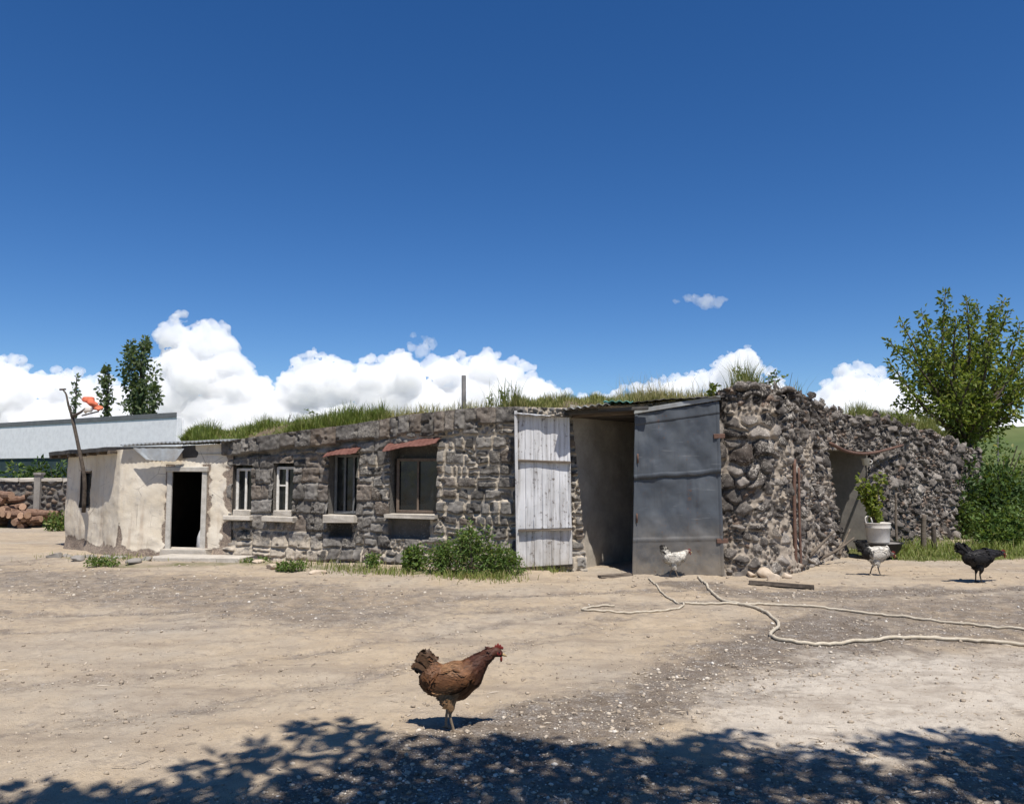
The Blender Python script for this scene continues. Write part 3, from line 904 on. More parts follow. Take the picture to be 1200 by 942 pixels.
def side_shape(U, Z):
    wu = U + (fbm(U * 2.5, Z * 2.5, 141, 4) - 0.5) * 0.20; wz = Z + (fbm(U * 2.5, Z * 2.5, 147, 4) - 0.5) * 0.20
    e1, r1, c1, z1 = cells(wu, wz, 0.20, 0.14, 0.95, 0.82, 160, 2.4)
    e2, r2, c2, z2 = cells(wu, wz, 0.30, 0.19, 0.75, 0.86, 170, 4.0)
    e3, r3, _, _ = cells(wu, wz, 0.085, 0.065, 0.95, 0.9, 180, 2.0)
    zone = (U < 0.85 + 0.5 * (fbm(U, Z * 1.6, 177, 3) - 0.5)) & (Z > 0.75)
    e = np.where(zone, e2, e1); rnd = np.where(zone[..., None], r2, r1); cz = np.where(zone, z2, z1); cu = np.where(zone, c2, c1)
    small = (~zone) & (rnd[..., 2] > 0.62)                          # some stones broken into chinking
    small = small | (zone & (rnd[..., 2] > 0.72)); e = np.where(small, np.minimum(e3, e + 0.02), e); rnd = np.where(small[..., None], r3, rnd)
    T = side_top(U)
    low = 0.6 * sstep(1.4, 0.4, Z + (fbm(U, Z, 131, 3) - 0.5)) * sstep(3.2, 1.4, U)
    stone = sstep(0.004, 0.024, e); tilt = np.clip((wu - cu) * (rnd[..., 1] - 0.5) * 0.9 + (wz - cz) * (rnd[..., 2] - 0.75) * 0.9, -0.06, 0.06)
    out = (rnd[..., 1] - 0.35) * np.where(zone, 0.03, 0.045)
    h = stone * (0.05 + out + 0.8 * tilt) + sstep(0.01, 0.07, e) * 0.012
    h = h + (fbm(U * 12, Z * 12, 191, 4) - 0.5) * 0.05 + (fbm(U * 0.9, Z * 0.9, 195, 3) - 0.5) * 0.08
    h = h * (1 - 0.35 * low) + 0.07 * sstep(0.55, -0.1, Z) * (0.5 + fbm(U * 1.5, U * 0, 99, 2))
    patch = sstep(0.50, 0.60, fbm(U * 1.7, Z * 1.7, 243, 4)) * sstep(6.0, 3.5, U) * sstep(2.75, 2.3, Z)
    h = h + patch * (1 - stone) * 0.03
    keep = (cz < T + 0.02) | (Z < T - 0.16)
    tone = np.where(rnd[..., 0] > 0.80, 1.0, rnd[..., 0] * 0.75) + 0.12 * low + (fbm(U * 6, Z * 6, 231, 4) - 0.5) * 0.9 + (fbm(U * 19, Z * 19, 233, 3) - 0.5) * 0.7
    dark = sstep(2.0, 2.6, Z) * 0.15
    col = np.stack([np.clip(tone - dark, 0, 1), np.clip(patch * (1.1 * (1 - stone) + 0.55 * fbm(U * 9, Z * 9, 241, 3)) + (1 - stone) * (0.12 + 0.8 * low) + 0.35 * low * fbm(U * 6, Z * 6, 113, 3), 0, 1), rnd[..., 2] * 0.95], -1)
    return h, col, keep


wall_grid('side_wall', side, 0, side.L, 0.02, -0.3, side_top, side_shape, M['rubble'], barn, [side_hole], ragged=True)

# loose stones that make up the ragged wall head (part of the wall, two to three deep)
mb = MB()
for k in range(460):
    u = rng.uniform(0.0, 11.2); dpt = rng.uniform(-0.02, 0.62)
    p = side.at(u) - side.nor(u) * dpt
    s = rng.uniform(0.05, 0.12) * (1.15 if u < 3 else 0.95)
    V, F = rock(s, 2, 0.7)
    zt = float(side_top(u)) - 0.05 - 0.05 * (dpt > 0.4) + rng.uniform(-0.07, 0.03) + 0.05 * (u < 2.2)
    mb.add(V + np.array([p[0], p[1], zt]), F, (min(1, rng.beta(1.3, 3.0)), 0.0, rng.random() * 0.8))
mb.build('wall_head', M['rubble'], barn)


# ---- sod roof
def roof_sheet():
    px_ = []; zz = []
    for u in np.linspace(0, U_E - 0.05, 90):
        p = front.at(u) - front.nor(u) * 0.05; px_.append(p); zz.append(float(front_top(u)) - 0.03)
    for u in np.linspace(0.15, 9.7, 110):
        p = side.at(u) - side.nor(u) * 0.28; px_.append(p); zz.append(float(side_top(u)) - 0.12)
    E = np.array(px_); zz = np.array(zz); keep = np.concatenate([[True], np.diff(np.maximum.accumulate(E[:, 0])) > 1e-4]); E = E[keep]; zz = zz[keep]
    # the mound of soil, higher over the left half and on the far right
    pxs = np.array([project(a[0], a[1], 2.3)[0] for a in E])
    mound = np.interp(pxs, [150, 215, 300, 400, 450, 520, 600, 640, 720, 800, 860, 940, 1010, 1060, 1100, 1140], [0.10, 0.14, 0.26, 0.24, 0.12, 0.08, 0.10, 0.26, 0.22, 0.14, 0.15, 0.12, 0.10, 0.26, 0.30, 0.1])
    vs_ = np.concatenate([[0, 0.1, 0.25, 0.45, 0.7, 1.0, 1.4, 2.0], np.linspace(2.8, 9.5, 9)])
    V = []; 
    for v in vs_:
        f = v / 9.5; y = E[:, 1] + (22.6 - E[:, 1]) * f
        z = zz + mound * sstep(0, 1.0, v) + (fbm(E[:, 0] * 1.7, y * 1.7, 61, 3) - 0.5) * 0.16 * sstep(0, 0.5, v)
        zend = 2.55 * sstep(11.5, 8.0, E[:, 0]) + 2.2 * (1 - sstep(11.5, 8.0, E[:, 0]))
        z = z * (1 - f) + (zend + 0.1) * f
        V.append(np.stack([E[:, 0], y, z], 1))
    return np.array(V), E


RV, RE = roof_sheet()
n = np.arange(RV.shape[0] * RV.shape[1]).reshape(RV.shape[:2])
F = np.stack([n[:-1, :-1].ravel(), n[:-1, 1:].ravel(), n[1:, 1:].ravel(), n[1:, :-1].ravel()], 1)
mesh('sod_roof', RV.reshape(-1, 3), F, M['soil'], barn, None, True)


def roof_pt(s, v):
    """surface point of the sod roof, s in 0..1 along the front edge, v in 0..1 over the first rows"""
    a = s * (RV.shape[1] - 1.001); i = a.astype(int); f = (a - i)[:, None]
    b = v * 7.999; j = b.astype(int); g = (b - j)[:, None]
    P = lambda jj, ii: RV[jj, ii]
    return (P(j, i) * (1 - f) + P(j, i + 1) * f) * (1 - g) + (P(j + 1, i) * (1 - f) + P(j + 1, i + 1) * f) * g


# back and left walls of the barn
mb = MB()
mb.bar((RE[0][0] - 0.1, 22.7, 1.15), (11.4, 22.7, 1.15), 0.3, 2.7)
mb.bar((PC[0] + 0.2, PC[1] + 0.25, 1.0), (PC[0] + 0.2, 22.5, 1.2), 0.3, 2.0)
mb.build('back_wall', M['dim_plaster'], barn)


# ---- windows
def box_tube(mb, path, a0, a1, b0, b1, depth, out=0.0, sl=0.0, back=True, col=(0.4, 0.2, 0.3)):
    def pt(u, z, d):
        p = path.at(u) - path.nor(np.float64(min(max(u, 0.1), path.L - 0.1)), 0.05) * d; return [p[0], p[1], z]
    uL0, uL1 = a0 + sl, a0
    f = [pt(uL0, b0, -out), pt(a1, b0, -out), pt(a1, b1, -out), pt(uL1, b1, -out)]
    k = [pt(uL0, b0, depth), pt(a1, b0, depth), pt(a1, b1, depth), pt(uL1, b1, depth)]
    V = np.array(f + k); F = [[0, 1, 5, 4], [1, 2, 6, 5], [2, 3, 7, 6], [3, 0, 4, 7]]
    if back: F.append([4, 5, 6, 7])
    mb.add(V, F, col)


def on_front(u, z, d):                                              # d metres in front of the wall
    p = front.at(np.float64(u)) + front.nor(np.float64(u)) * d; return np.array([p[0], p[1], z])


fmats = ['white_paint', 'white_paint', 'grey_frame', 'brown_frame']
for k, (a0, a1, b0, b1) in enumerate(wrect):
    mb = MB(); box_tube(mb, front, a0 - 0.012, a1 + 0.012, b0 - 0.012, b1 + 0.012, 0.34, out=0.0, col=(0.45, 0.15, 0.3))
    wnd = mb.build('window', M['stone'], barn)
    wnd['label'] = ['narrow white window nearest the cream annex', 'narrow white window with dark left reveal', 'dark barred window under a short red awning', 'widest brown window under a long red awning'][k]
    ins = [0.10, 0.10, 0.20, 0.15][k]
    fw = 0.05
    # a frame set in the reveal
    c0, c1, e0, e1 = a0 + 0.015, a1 - 0.015, b0 + 0.03, b1 - 0.02
    if k < 2: c0, c1, e1 = a0 + 0.02, a1 - 0.03, b1 - 0.06
    if k == 3: c0, c1, e1 = a0 + 0.07, a1 - 0.05, b1 - 0.20
    fb = MB()
    fb.bar(on_front(c0, e0, -ins), on_front(c0, e1, -ins), fw, fw); fb.bar(on_front(c1, e0, -ins), on_front(c1, e1, -ins), fw, fw)
    fb.bar(on_front(c0, e0 + 0.02, -ins), on_front(c1, e0 + 0.02, -ins), fw * 0.95, fw); fb.bar(on_front(c0, e1 - 0.02, -ins), on_front(c1, e1 - 0.02, -ins), fw * 0.95, fw)
    for m_ in ([0.5] if k != 2 else [0.34, 0.67]):
        um = c0 + (c1 - c0) * m_
        fb.bar(on_front(um, e0, -ins), on_front(um, e1, -ins), fw * (0.7 if k > 1 else 0.85), fw * 0.8)
    if k == 1: fb.bar(on_front(c0, (e0 + e1) / 2 + 0.1, -ins), on_front((c0 + c1) / 2, (e0 + e1) / 2 + 0.1, -ins), 0.03, 0.03)
    fb.build('frame', M[fmats[k]], wnd)
    gb = MB(); gb.poly([on_front(c0, e0, -ins - 0.02), on_front(c1, e0, -ins - 0.02), on_front(c1, e1, -ins - 0.02), on_front(c0, e1, -ins - 0.02)])
    gb.build('pane', M['glass'], wnd)
    sb = MB(); ext = [0.10, 0.14, 0.03, 0.04][k]; th = [0.08, 0.09, 0.13, 0.07][k]
    zc = b0 - th / 2 + 0.02
    q = [on_front(a0 - ext, zc, 0.02), on_front(a1 + ext * 0.6, zc, 0.02)]
    sb.bar(q[0], q[1], 0.26, th, jit=0.006)
    if k < 2: sb.bar(on_front(a0 + 0.02, zc + th / 2 + 0.05, -0.02), on_front(a1 - 0.03, zc + th / 2 + 0.05, -0.02), 0.12, 0.11, jit=0.006)
    sb.build('sill', M['concrete'], wnd)
    if k >= 2:
        zt, lean = (fu(403, 531)[1], 0.14) if k == 2 else (fu(486, 522)[1], 0.16)
        l, r = (fu(386, 530)[0], fu(424, 530)[0]) if k == 2 else (fu(455, 520)[0], fu(517, 518)[0])
        tilt = (r - l) * 0.12
        us_ = np.linspace(l, r, 40); V = []
        for d_, dz in ((-0.02, 0.09), (0.12, 0.025), (0.21, -0.04)):
            for u in us_: V.append(on_front(u, zt + dz + tilt * ((u - l) / (r - l) - 0.5) + 0.003 * math.sin(u * 75) + 0.012 * math.sin(u * 9 + d_ * 8), d_))
        Fa = [[j * 40 + i, j * 40 + i + 1, (j + 1) * 40 + i + 1, (j + 1) * 40 + i] for j in range(2) for i in range(39)]
        ab = MB(); ab.add(V, Fa); aw = ab.build('awning', M['rust_red'], wnd)
        md = aw.modifiers.new('thick', 'SOLIDIFY'); md.thickness = 0.012

# ---- gate: lintel, interior wall, doors
def pl_front(px, py, d):
    """photo pixel on a plane d metres in front of the gate wall"""
    nr = front.nor(np.float64(U_D + 1.5)); A = PD[:2] + nr * d; B = PE[:2] + nr * d
    u, z = WALL(A, B, px, py); return u, z


gt = (PE - PD)[:2] / np.linalg.norm((PE - PD)[:2]); gn_ = np.array([gt[1], -gt[0]])


def gate_pt(u, z, d):
    p = PD[:2] + gt * u + gn_ * d; return np.array([p[0], p[1], z])


mb = MB()
zl = gz1
mb.bar(gate_pt(gu0 - U_D - 0.2, zl - 0.02, -0.22), gate_pt(U_E - U_D + 0.1, zl + 0.10, -0.22), 0.30, 0.16)
mb.build('lintel', M['timber'], barn)
# interior plaster wall running back from the left jamb
a, b = gate_pt(gu0b - U_D - 0.30, 0, -0.12), gate_pt(gu0b - U_D + 1.25, 0, -2.6)
ns, nz = 40, 50
V = []
for j in range(nz):
    for i in range(ns):
        f = i / (ns - 1); z = -0.1 + 2.75 * j / (nz - 1)
        lean = 0.0
        p = a * (1 - f) + b * f
        V.append([p[0] + 0.05 * (fbm(f * 5, z * 2, 3) - 0.5), p[1] + 0.10 * (fbm(f * 6, z * 2.5, 9) - 0.5), z])
F = [[j * ns + i, j * ns + i + 1, (j + 1) * ns + i + 1, (j + 1) * ns + i] for j in range(nz - 1) for i in range(ns - 1)]
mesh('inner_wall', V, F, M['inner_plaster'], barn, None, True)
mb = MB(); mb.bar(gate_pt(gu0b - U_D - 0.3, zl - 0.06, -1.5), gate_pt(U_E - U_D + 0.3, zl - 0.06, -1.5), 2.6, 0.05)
mb.build('inner_ceiling', M['dark_lining'], barn)

# side doorway: recess with worn jamb and dark boards at its back
mb = MB(); box_tube(mb, side, sd0 - 0.02, sd1 + 0.02, -0.25, sdz + 0.02, 0.95, sl=side_hole[4])
mb.build('doorway', M['dim_plaster'], barn)
um = (sd0 + sd1) / 2


def side_pt(u, z, d):
    p = side.at(np.float64(u)) + side.nor(np.float64(u)) * d; return np.array([p[0], p[1], z])


# beam over the side doorway
mb = MB()
P = curve_pts([side_pt(side_px(965), side_z(965, 520), 0.16), side_pt(side_px(985), side_z(985, 530), 0.2), side_pt(side_px(1012), side_z(1012, 531), 0.2), side_pt(side_px(1052), side_z(1052, 522), 0.16)], 24)
mb.tube(P, np.linspace(0.036, 0.026, 24), 8)
mb.build('door_beam', M['rust_iron'], barn, True)


def leaf_door(name, quad, d, mat, nu, nz, disp, label, thick=0.04):
    """door leaf as a displaced sheet; quad = (px,py) bl, br, tr, tl on the plane d in front of the wall"""
    bl, br, tr, tl = [pl_front(*q, d) for q in quad]
    V = np.zeros((nz, nu, 3)); 
    for j in range(nz):
        f = j / (nz - 1)
        for i in range(nu):
            g = i / (nu - 1)
            lo = (bl[0] + (br[0] - bl[0]) * g, bl[1] + (br[1] - bl[1]) * g); hi = (tl[0] + (tr[0] - tl[0]) * g, tl[1] + (tr[1] - tl[1]) * g)
            u = lo[0] + (hi[0] - lo[0]) * f; z = lo[1] + (hi[1] - lo[1]) * f
            V[j, i] = gate_pt(u, z, d + disp(g, f, u, z))
    n = np.arange(nu * nz).reshape(nz, nu)
    F = np.stack([n[:-1, :-1].ravel(), n[:-1, 1:].ravel(), n[1:, 1:].ravel(), n[1:, :-1].ravel()], 1)
    root = empty('barn_door', V[0, nu // 2], None, None); del_tags = None
    root.parent = barn; root.location = tuple(V[0, nu // 2] - np.array(barn.location))
    root['label'] = label
    o = mesh(name, V.reshape(-1, 3), F, mat, root, None, True)
    md = o.modifiers.new('thick', 'SOLIDIFY'); md.thickness = thick; md.offset = 1
    return root, V


def d_grey(g, f, u, z):
    fl = 0.592 + 0.004 * math.sin(g * 7) + 0.002 * math.sin(g * 23)
    seam = 0.032 * float(sstep(fl - 0.0015, fl + 0.0015, f)) + 0.006 * math.exp(-((f - fl - 0.012) / 0.006) ** 2) + 0.012 * float(sstep(0.932, 0.938, f)) + 0.008 * math.exp(-((f - 0.21) / 0.01) ** 2)
    dent = (float(fbm(u * 1.8, z * 1.8, 201, 3)) - 0.5) * 0.05 + (float(fbm(u * 6, z * 4, 205, 3)) - 0.5) * 0.025
    crease = 0.012 * math.sin((u * 3 + z * 2) * 4 + 3 * float(vn(u * 2, z * 2, 5)))
    edge = min(g, 1 - g)
    return dent * min(1, edge * 8) + seam + crease * 0.5 + (0.012 if edge < 0.03 else 0) + 0.16 * (1 - f) * (1 - g * 0.5)


gdoor, gV = leaf_door('sheet_panel', [(741, 671.5), (848, 673.5), (842, 471), (744, 486)], 0.09, M['grey_door'], 90, 300, d_grey, 'dented blue grey sheet metal door leaf', 0.035)
mb = MB()
for f in (0.35, 0.72):
    j = int(f * 299); mb = MB(); mb.tube([gV[j, 2] + np.array([0.02, -0.05, -0.07]), gV[j, 2] + np.array([0.02, -0.07, 0]), gV[j, 2] + np.array([0.02, -0.05, 0.07])], 0.012, 6); mb.build('handle', M['rust_iron'], gdoor, True)
for f in (0.2, 0.8):
    j = int(f * 299); mb = MB(); mb.bar(gV[j, 86] + np.array([-0.06, -0.03, 0]), gV[j, 89] + np.array([0.07, -0.01, 0.0]), 0.05, 0.07); mb.build('hinge', M['rust_iron'], gdoor)
mb = MB(); mb.bar(gV[299, 0] + np.array([-0.02, -0.02, 0.04]), gV[299, 89] + np.array([0.02, -0.02, 0.06]), 0.04, 0.07); mb.build('top_rail', M['tin'], gdoor)

# white door: three overlapping boarded panels
def mk_white(step, low, high):
    def f_(g, f, u, z):
        gr = abs(((u / 0.135) % 1) - 0.5)
        grv = -0.014 * (1 if gr > 0.465 else 0)
        wav = 0.014 * math.sin(u * 5) + (float(fbm(u * 4, z * 1.5, 31, 3)) - 0.5) * 0.03
        return grv + wav + step
    return f_


W = [(608.5, 667), (671, 663), (668, 487), (606.5, 481)]
wroot = None


def lerpq(f0, f1):
    bl, br, tr, tl = [np.array(q, float) for q in W]
    L = lambda f: tuple(bl + (tl - bl) * f); Rr = lambda f: tuple(br + (tr - br) * f)
    return [L(f0), Rr(f0), Rr(f1), L(f1)]


for k, (f0, f1, stp) in enumerate([(0.012, 0.262, 0.0), (0.252, 0.70, 0.05), (0.69, 0.985, 0.085)]):
    r_, V_ = leaf_door('board_panel', lerpq(f0, f1), 0.12, M['white_door'], 90, 60, mk_white(stp, f0, f1), 'flaking white boarded door leaf folded back', 0.03)
    if wroot is None: wroot = r_; wV = [V_]
    else:
        wV.append(V_)
        for c in list(r_.children):
            off = np.array(r_.location) - np.array(wroot.location)
            c.parent = wroot; c.data.transform(Matrix.Translation(Vector(off)))
        bpy.data.objects.remove(r_)
mb = MB(); mb.bar(wV[0][0, 0] + np.array([-0.02, -0.02, -0.02]), wV[2][-1, 0] + np.array([-0.02, -0.1, 0.02]), 0.05, 0.05); mb.build('edge_post', M['white_door'], wroot)
for k, V_ in ((1, wV[1]), (2, wV[2])):
    mb = MB(); mb.bar(V_[0, 0] + np.array([0, -0.03, -0.01]), V_[0, -1] + np.array([0.0, -0.03, -0.01]), 0.05, 0.035, jit=0.004); mb.build('rail', M['timber'], wroot)


# ---- ragged sheet eave above the gate
def sheet(name, P0, P1, out, back, mat, parent, pitch=0.09, amp=0.014, seed=1, ragged=0.05, drop=0.0, n=None, thick=0.006):
    P0, P1 = np.array(P0, float), np.array(P1, float)
    L = np.linalg.norm(P1 - P0); n = n or max(12, int(L / pitch * 8)); mrow = 8; V = []
    o3 = np.array([out[0], out[1], 0.0])
    for j in range(mrow):
        f = j / (mrow - 1)
        for i in range(n):
            g = i / (n - 1); s = g * L
            rag = ragged * (float(fbm(s * 3, seed * 3.3, seed, 3)) - 0.4) * 2
            d = (back * (1 - f)) * -1 + (1.0 * f) * (np.linalg.norm(out)) + rag * f
            p = P0 + (P1 - P0) * g + o3 / (np.linalg.norm(out) + 1e-9) * d
            p[2] += amp * math.sin(s / pitch * 2 * math.pi) - drop * f + (float(fbm(s * 1.6, f * 1.5, seed + 4, 3)) - 0.5) * 0.09
            V.append(p)
    F = [[j * n + i, j * n + i + 1, (j + 1) * n + i + 1, (j + 1) * n + i] for j in range(mrow - 1) for i in range(n - 1)]
    ob = mesh(name, V, F, mat, parent, None, True)
    md = ob.modifiers.new('thick', 'SOLIDIFY'); md.thickness = thick
    return ob


def gz_pt(px, py, d): u, z = pl_front(px, py, d); return gate_pt(u, z, d)


sheet('eave_sheet', gz_pt(604, 486, 0.1), gz_pt(668, 490, 0.1) + np.array([0, 0, 0.05]), gn_ * 0.24, 0.3, M['dark_tin'], barn, 0.2, 0.006, 3, 0.05, 0.03)
sheet('eave_sheet', gz_pt(661, 480, 0.1), gz_pt(716, 474, 0.1), gn_ * 0.36, 0.4, M['tin'], barn, 0.11, 0.016, 5, 0.10, 0.03)
sheet('eave_sheet', gz_pt(708, 472, 0.1), gz_pt(742, 470, 0.1), gn_ * 0.30, 0.4, M['teal_tin'], barn, 0.11, 0.012, 7, 0.05, 0.02)
sheet('eave_sheet', gz_pt(736, 471, 0.1), gz_pt(848, 466, 0.1), gn_ * 0.10, 0.4, M['dark_tin'], barn, 0.13, 0.006, 9, 0.05, 0.0)
mb = MB(); mb.bar(gz_pt(662, 484, 0.22), gz_pt(744, 479, 0.22), 0.06, 0.06, jit=0.01); mb.bar(gz_pt(700, 481, 0.3), gz_pt(760, 478, 0.28), 0.05, 0.05, jit=0.01)
mb.build('eave_batten', M['dark_tin'], barn)

# chimney pipe on the roof
p = AT(543.5, 478, 13.4); q = AT(543.5, 440, 13.4)
mb = MB(); mb.tube([p - np.array([0, 0, 0.3]), p, q], 0.038, 10); 
mb.build('chimney_pipe', M['pipe'], barn, True)

# ================================================================== CREAM ANNEX
QA, QB, QC = G(74.5, 642), G(137, 652), G(270, 653)
QA2 = QA + np.array([0.4, 3.5, 0])
annex = empty('plastered_annex', (QB[0], QB[1], 0), 'cream plastered annex with peeling walls and open dark doorway', 'house')
apath = Path([QA2, QA, QB, QC])
lA = float(np.linalg.norm(QA2 - QA)); lB = lA + float(np.linalg.norm(QB - QA))


def au(px, py):
    if px <= 137: u, z = WALL(QA, QB, px, py); return u + lA, z
    u, z = WALL(QB, QC, px, py); return u + lB, z


zA = au(76, 533)[1]; zB = au(137, 527)[1]; zC = au(268, 519)[1]
atop = lambda u: np.interp(u, [0, lA, lB, apath.L], [zA, zA, zB, zC])
aw0 = au(93, 595); aw1 = au(106, 552); ad0 = au(195.5, 646); ad1 = au(241, 551)
aholes = [(aw0[0], aw1[0], aw0[1], aw1[1]), (ad0[0], ad1[0], -0.3, ad1[1])]


def annex_shape(U, Z):
    h = (fbm(U * 1.4, Z * 1.4, 301, 3) - 0.5) * 0.07 + (fbm(U * 7, Z * 7, 305, 4) - 0.5) * 0.022
    wear = sstep(0.34, 0.06, Z + (fbm(U * 2.2, Z * 2.2, 311, 3) - 0.5) * 0.35) * 0.95
    wear = np.maximum(wear, 0.75 * sstep(0.14, 0.03, np.abs(U - lB) + 0.25 * (Z - 0.35).clip(0, 9)) * (Z < 0.9))
    rt = apath.L - U
    wear = np.maximum(wear, 0.75 * sstep(0.28, 0.05, rt + (fbm(U * 4, Z * 4, 315, 3) - 0.5) * 0.5))
    ed = np.minimum(np.abs(U - ad0[0]), np.abs(U - ad1[0]))
    wear = np.maximum(wear, 0.7 * sstep(0.14, 0.05, ed + (fbm(U * 5, Z * 5, 317, 3) - 0.5) * 0.2) * (Z < ad1[1] + 0.1))
    h = h - 0.02 * wear + 0.09 * sstep(0.22, -0.1, Z) * fbm(U * 3, Z * 3, 321, 3) * 2
    return h, np.stack([U * 0 + 0.5, wear, U * 0], -1), None


wall_grid('wall', apath, 0, apath.L, 0.03, -0.3, atop, annex_shape, M['plaster'], annex, aholes)


def on_annex(u, z, d):
    p = apath.at(np.float64(u)) + apath.nor(np.float64(u), 0.02) * d; return np.array([p[0], p[1], z])


# door frame and dark room behind
df = MB(); fwid = 0.042
df.bar(on_annex(ad0[0] + 0.01, 0.0, 0.0), on_annex(ad0[0] + 0.01, ad1[1], 0.0), 0.09, fwid, jit=0.003)
df.bar(on_annex(ad1[0] - 0.01, 0.0, 0.0), on_annex(ad1[0] - 0.01, ad1[1], 0.0), 0.09, fwid, jit=0.003)
df.bar(on_annex(ad0[0] - 0.05, ad1[1] + 0.02, 0.003), on_annex(ad1[0] + 0.05, ad1[1] + 0.02, 0.003), 0.10, 0.09, jit=0.003)
df.build('door_frame', M['dull_frame'], annex)
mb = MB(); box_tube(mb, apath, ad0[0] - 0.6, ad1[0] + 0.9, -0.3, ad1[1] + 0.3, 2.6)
o = mb.build('room', M['dark_lining'], annex)
for v in o.data.vertices: pass
mb = MB(); box_tube(mb, apath, aw0[0] - 0.01, aw1[0] + 0.01, aw0[1] - 0.01, aw1[1] + 0.01, 0.28)
wn = mb.build('window', M['dark_lining'], annex)
fb = MB()
for u in (aw0[0] + 0.02, aw1[0] - 0.02): fb.bar(on_annex(u, aw0[1], -0.06), on_annex(u, aw1[1], -0.06), 0.04, 0.04)
fb.bar(on_annex(aw0[0], aw0[1] + 0.02, -0.06), on_annex(aw1[0], aw0[1] + 0.02, -0.06), 0.04, 0.04); fb.bar(on_annex(aw0[0], aw1[1] - 0.02, -0.06), on_annex(aw1[0], aw1[1] - 0.02, -0.06), 0.04, 0.04)
fb.build('frame', M['brown_frame'], wn)
gb = MB(); gb.poly([on_annex(aw0[0], aw0[1], -0.1), on_annex(aw1[0], aw0[1], -0.1), on_annex(aw1[0], aw1[1], -0.1), on_annex(aw0[0], aw1[1], -0.1)])
gb.build('pane', M['glass'], wn)

# roof: dark boarded eave on the left, sheet metal to the right
nA = apath.nor(np.float64(lA + 0.8)); nF = apath.nor(np.float64(lB + 1.2))
tA = (QB - QA)[:2] / np.linalg.norm((QB - QA)[:2])
e0 = np.array([*(QA[:2] + nA * 0.26 - tA * 0.30), zA + 0.05]); e1 = np.array([*(QB[:2] + nA * 0.26 - tA * 0.02), zB + 0.05])
def slab(name, front_pts, back_d, rise, th, mat, corr=0.0, pitch=0.1):
    P = np.array(front_pts); n = len(P); V = []; rows = 6
    for j in range(rows):
        f = j / (rows - 1)
        for i in range(n):
            q = P[i] + back_d * f; q[2] += rise * f + corr * math.sin(i * math.pi / 2) + (float(fbm(P[i][0] * 2.5, f * 2, 8, 3)) - 0.5) * 0.035
            V.append(q)
    F = [[j * n + i, j * n + i + 1, (j + 1) * n + i + 1, (j + 1) * n + i] for j in range(rows - 1) for i in range(n - 1)]
    o = mesh(name, V, F, mat, annex, None, False)
    md = o.modifiers.new('thick', 'SOLIDIFY'); md.thickness = th
    return o


slab('roof', [e0 + (e1 - e0) * t for t in np.linspace(0, 1, 30)], np.array([0.6, 4.0, 0]), 0.12, 0.075, M['dark_tin'])
mb = MB()
for k in range(7):
    t = k / 6; p = e0 + (e1 - e0) * t
    mb.bar(p + np.array([0.02, 0.03, -0.10]), p + np.array([0.08, 0.5, -0.09]), 0.06, 0.06)
mb.build('rafter', M['timber'], annex)
f0 = np.array([*(QB[:2] + nF * 0.16 + np.array([0.06, 0])), zB + 0.09]); f1 = np.array([*(QC[:2] + nF * 0.16 + np.array([0.02, 0])), zC + 0.06])
slab('roof_sheet', [f0 + (f1 - f0) * t for t in np.linspace(0, 1, 110)], np.array([0.2, 3.6, 0]), 0.16, 0.02, M['tin'], 0.012)
# bent sheet hanging at the corner
c0 = AT(156, 525, QB[1] - 0.20); c1 = AT(216, 526, QB[1] - 0.22); d0 = AT(172, 539, QB[1] - 0.26); d1 = AT(206, 541, QB[1] - 0.26)
V = []; nn = 24
for j in range(10):
    f = j / 9
    for i in range(nn):
        g = i / (nn - 1); a_ = c0 + (c1 - c0) * g; tip = d0 + (d1 - d0) * g
        q = a_ * (1 - f) + tip * f; q[1] += 0.02 * math.sin(g * 5) * f; q[2] += 0.006 * math.sin(g * 40)
        V.append(q)
F = [[j * nn + i, j * nn + i + 1, (j + 1) * nn + i + 1, (j + 1) * nn + i] for j in range(9) for i in range(nn - 1)]
o = mesh('hanging_sheet', V, F, M['tin'], annex); md = o.modifiers.new('thick', 'SOLIDIFY'); md.thickness = 0.008

mb = MB(); mb.bar(AT(214, 530, QB[1] - 0.10), AT(269, 526.5, QB[1] - 0.02), 0.02, 0.22, jit=0.006); mb.build('eave_shade_strip', M['dark_tin'], annex)  # dark strip standing in for the shade under the eave
# doorstep
a, b = GP(186, 658.5), GP(286, 661)
mb = MB(); mb.bar(a + np.array([0, 0.12, 0.03]), b + np.array([0, 0.12, 0.03]), 0.55, 0.13, jit=0.01)
mb.bar(GP(190, 653) + np.array([0, 0.1, 0.07]), GP(244, 654) + np.array([0, 0.1, 0.07]), 0.34, 0.15, jit=0.008)
st = mb.build('doorstep', M['concrete']); tag(st, 'flat pale concrete step below the dark annex doorway', 'step')

# white sack standing just inside the doorway
p = on_annex(ad0[0] + (ad1[0] - ad0[0]) * 0.74, 0.0, -0.55)
mb = MB(); prof = [(0.0, 0.0), (0.16, 0.01), (0.19, 0.12), (0.18, 0.32), (0.13, 0.46), (0.06, 0.52), (0.075, 0.58), (0.0, 0.575)]
mb.lathe(prof, p + np.array([0, 0, 0.02]), 20); mb.V[0] += rng.normal(0, 0.006, mb.V[0].shape)
tag(mb.build('sack', M['sack'], None, True), 'white tied sack standing inside the dark annex doorway', 'sack')
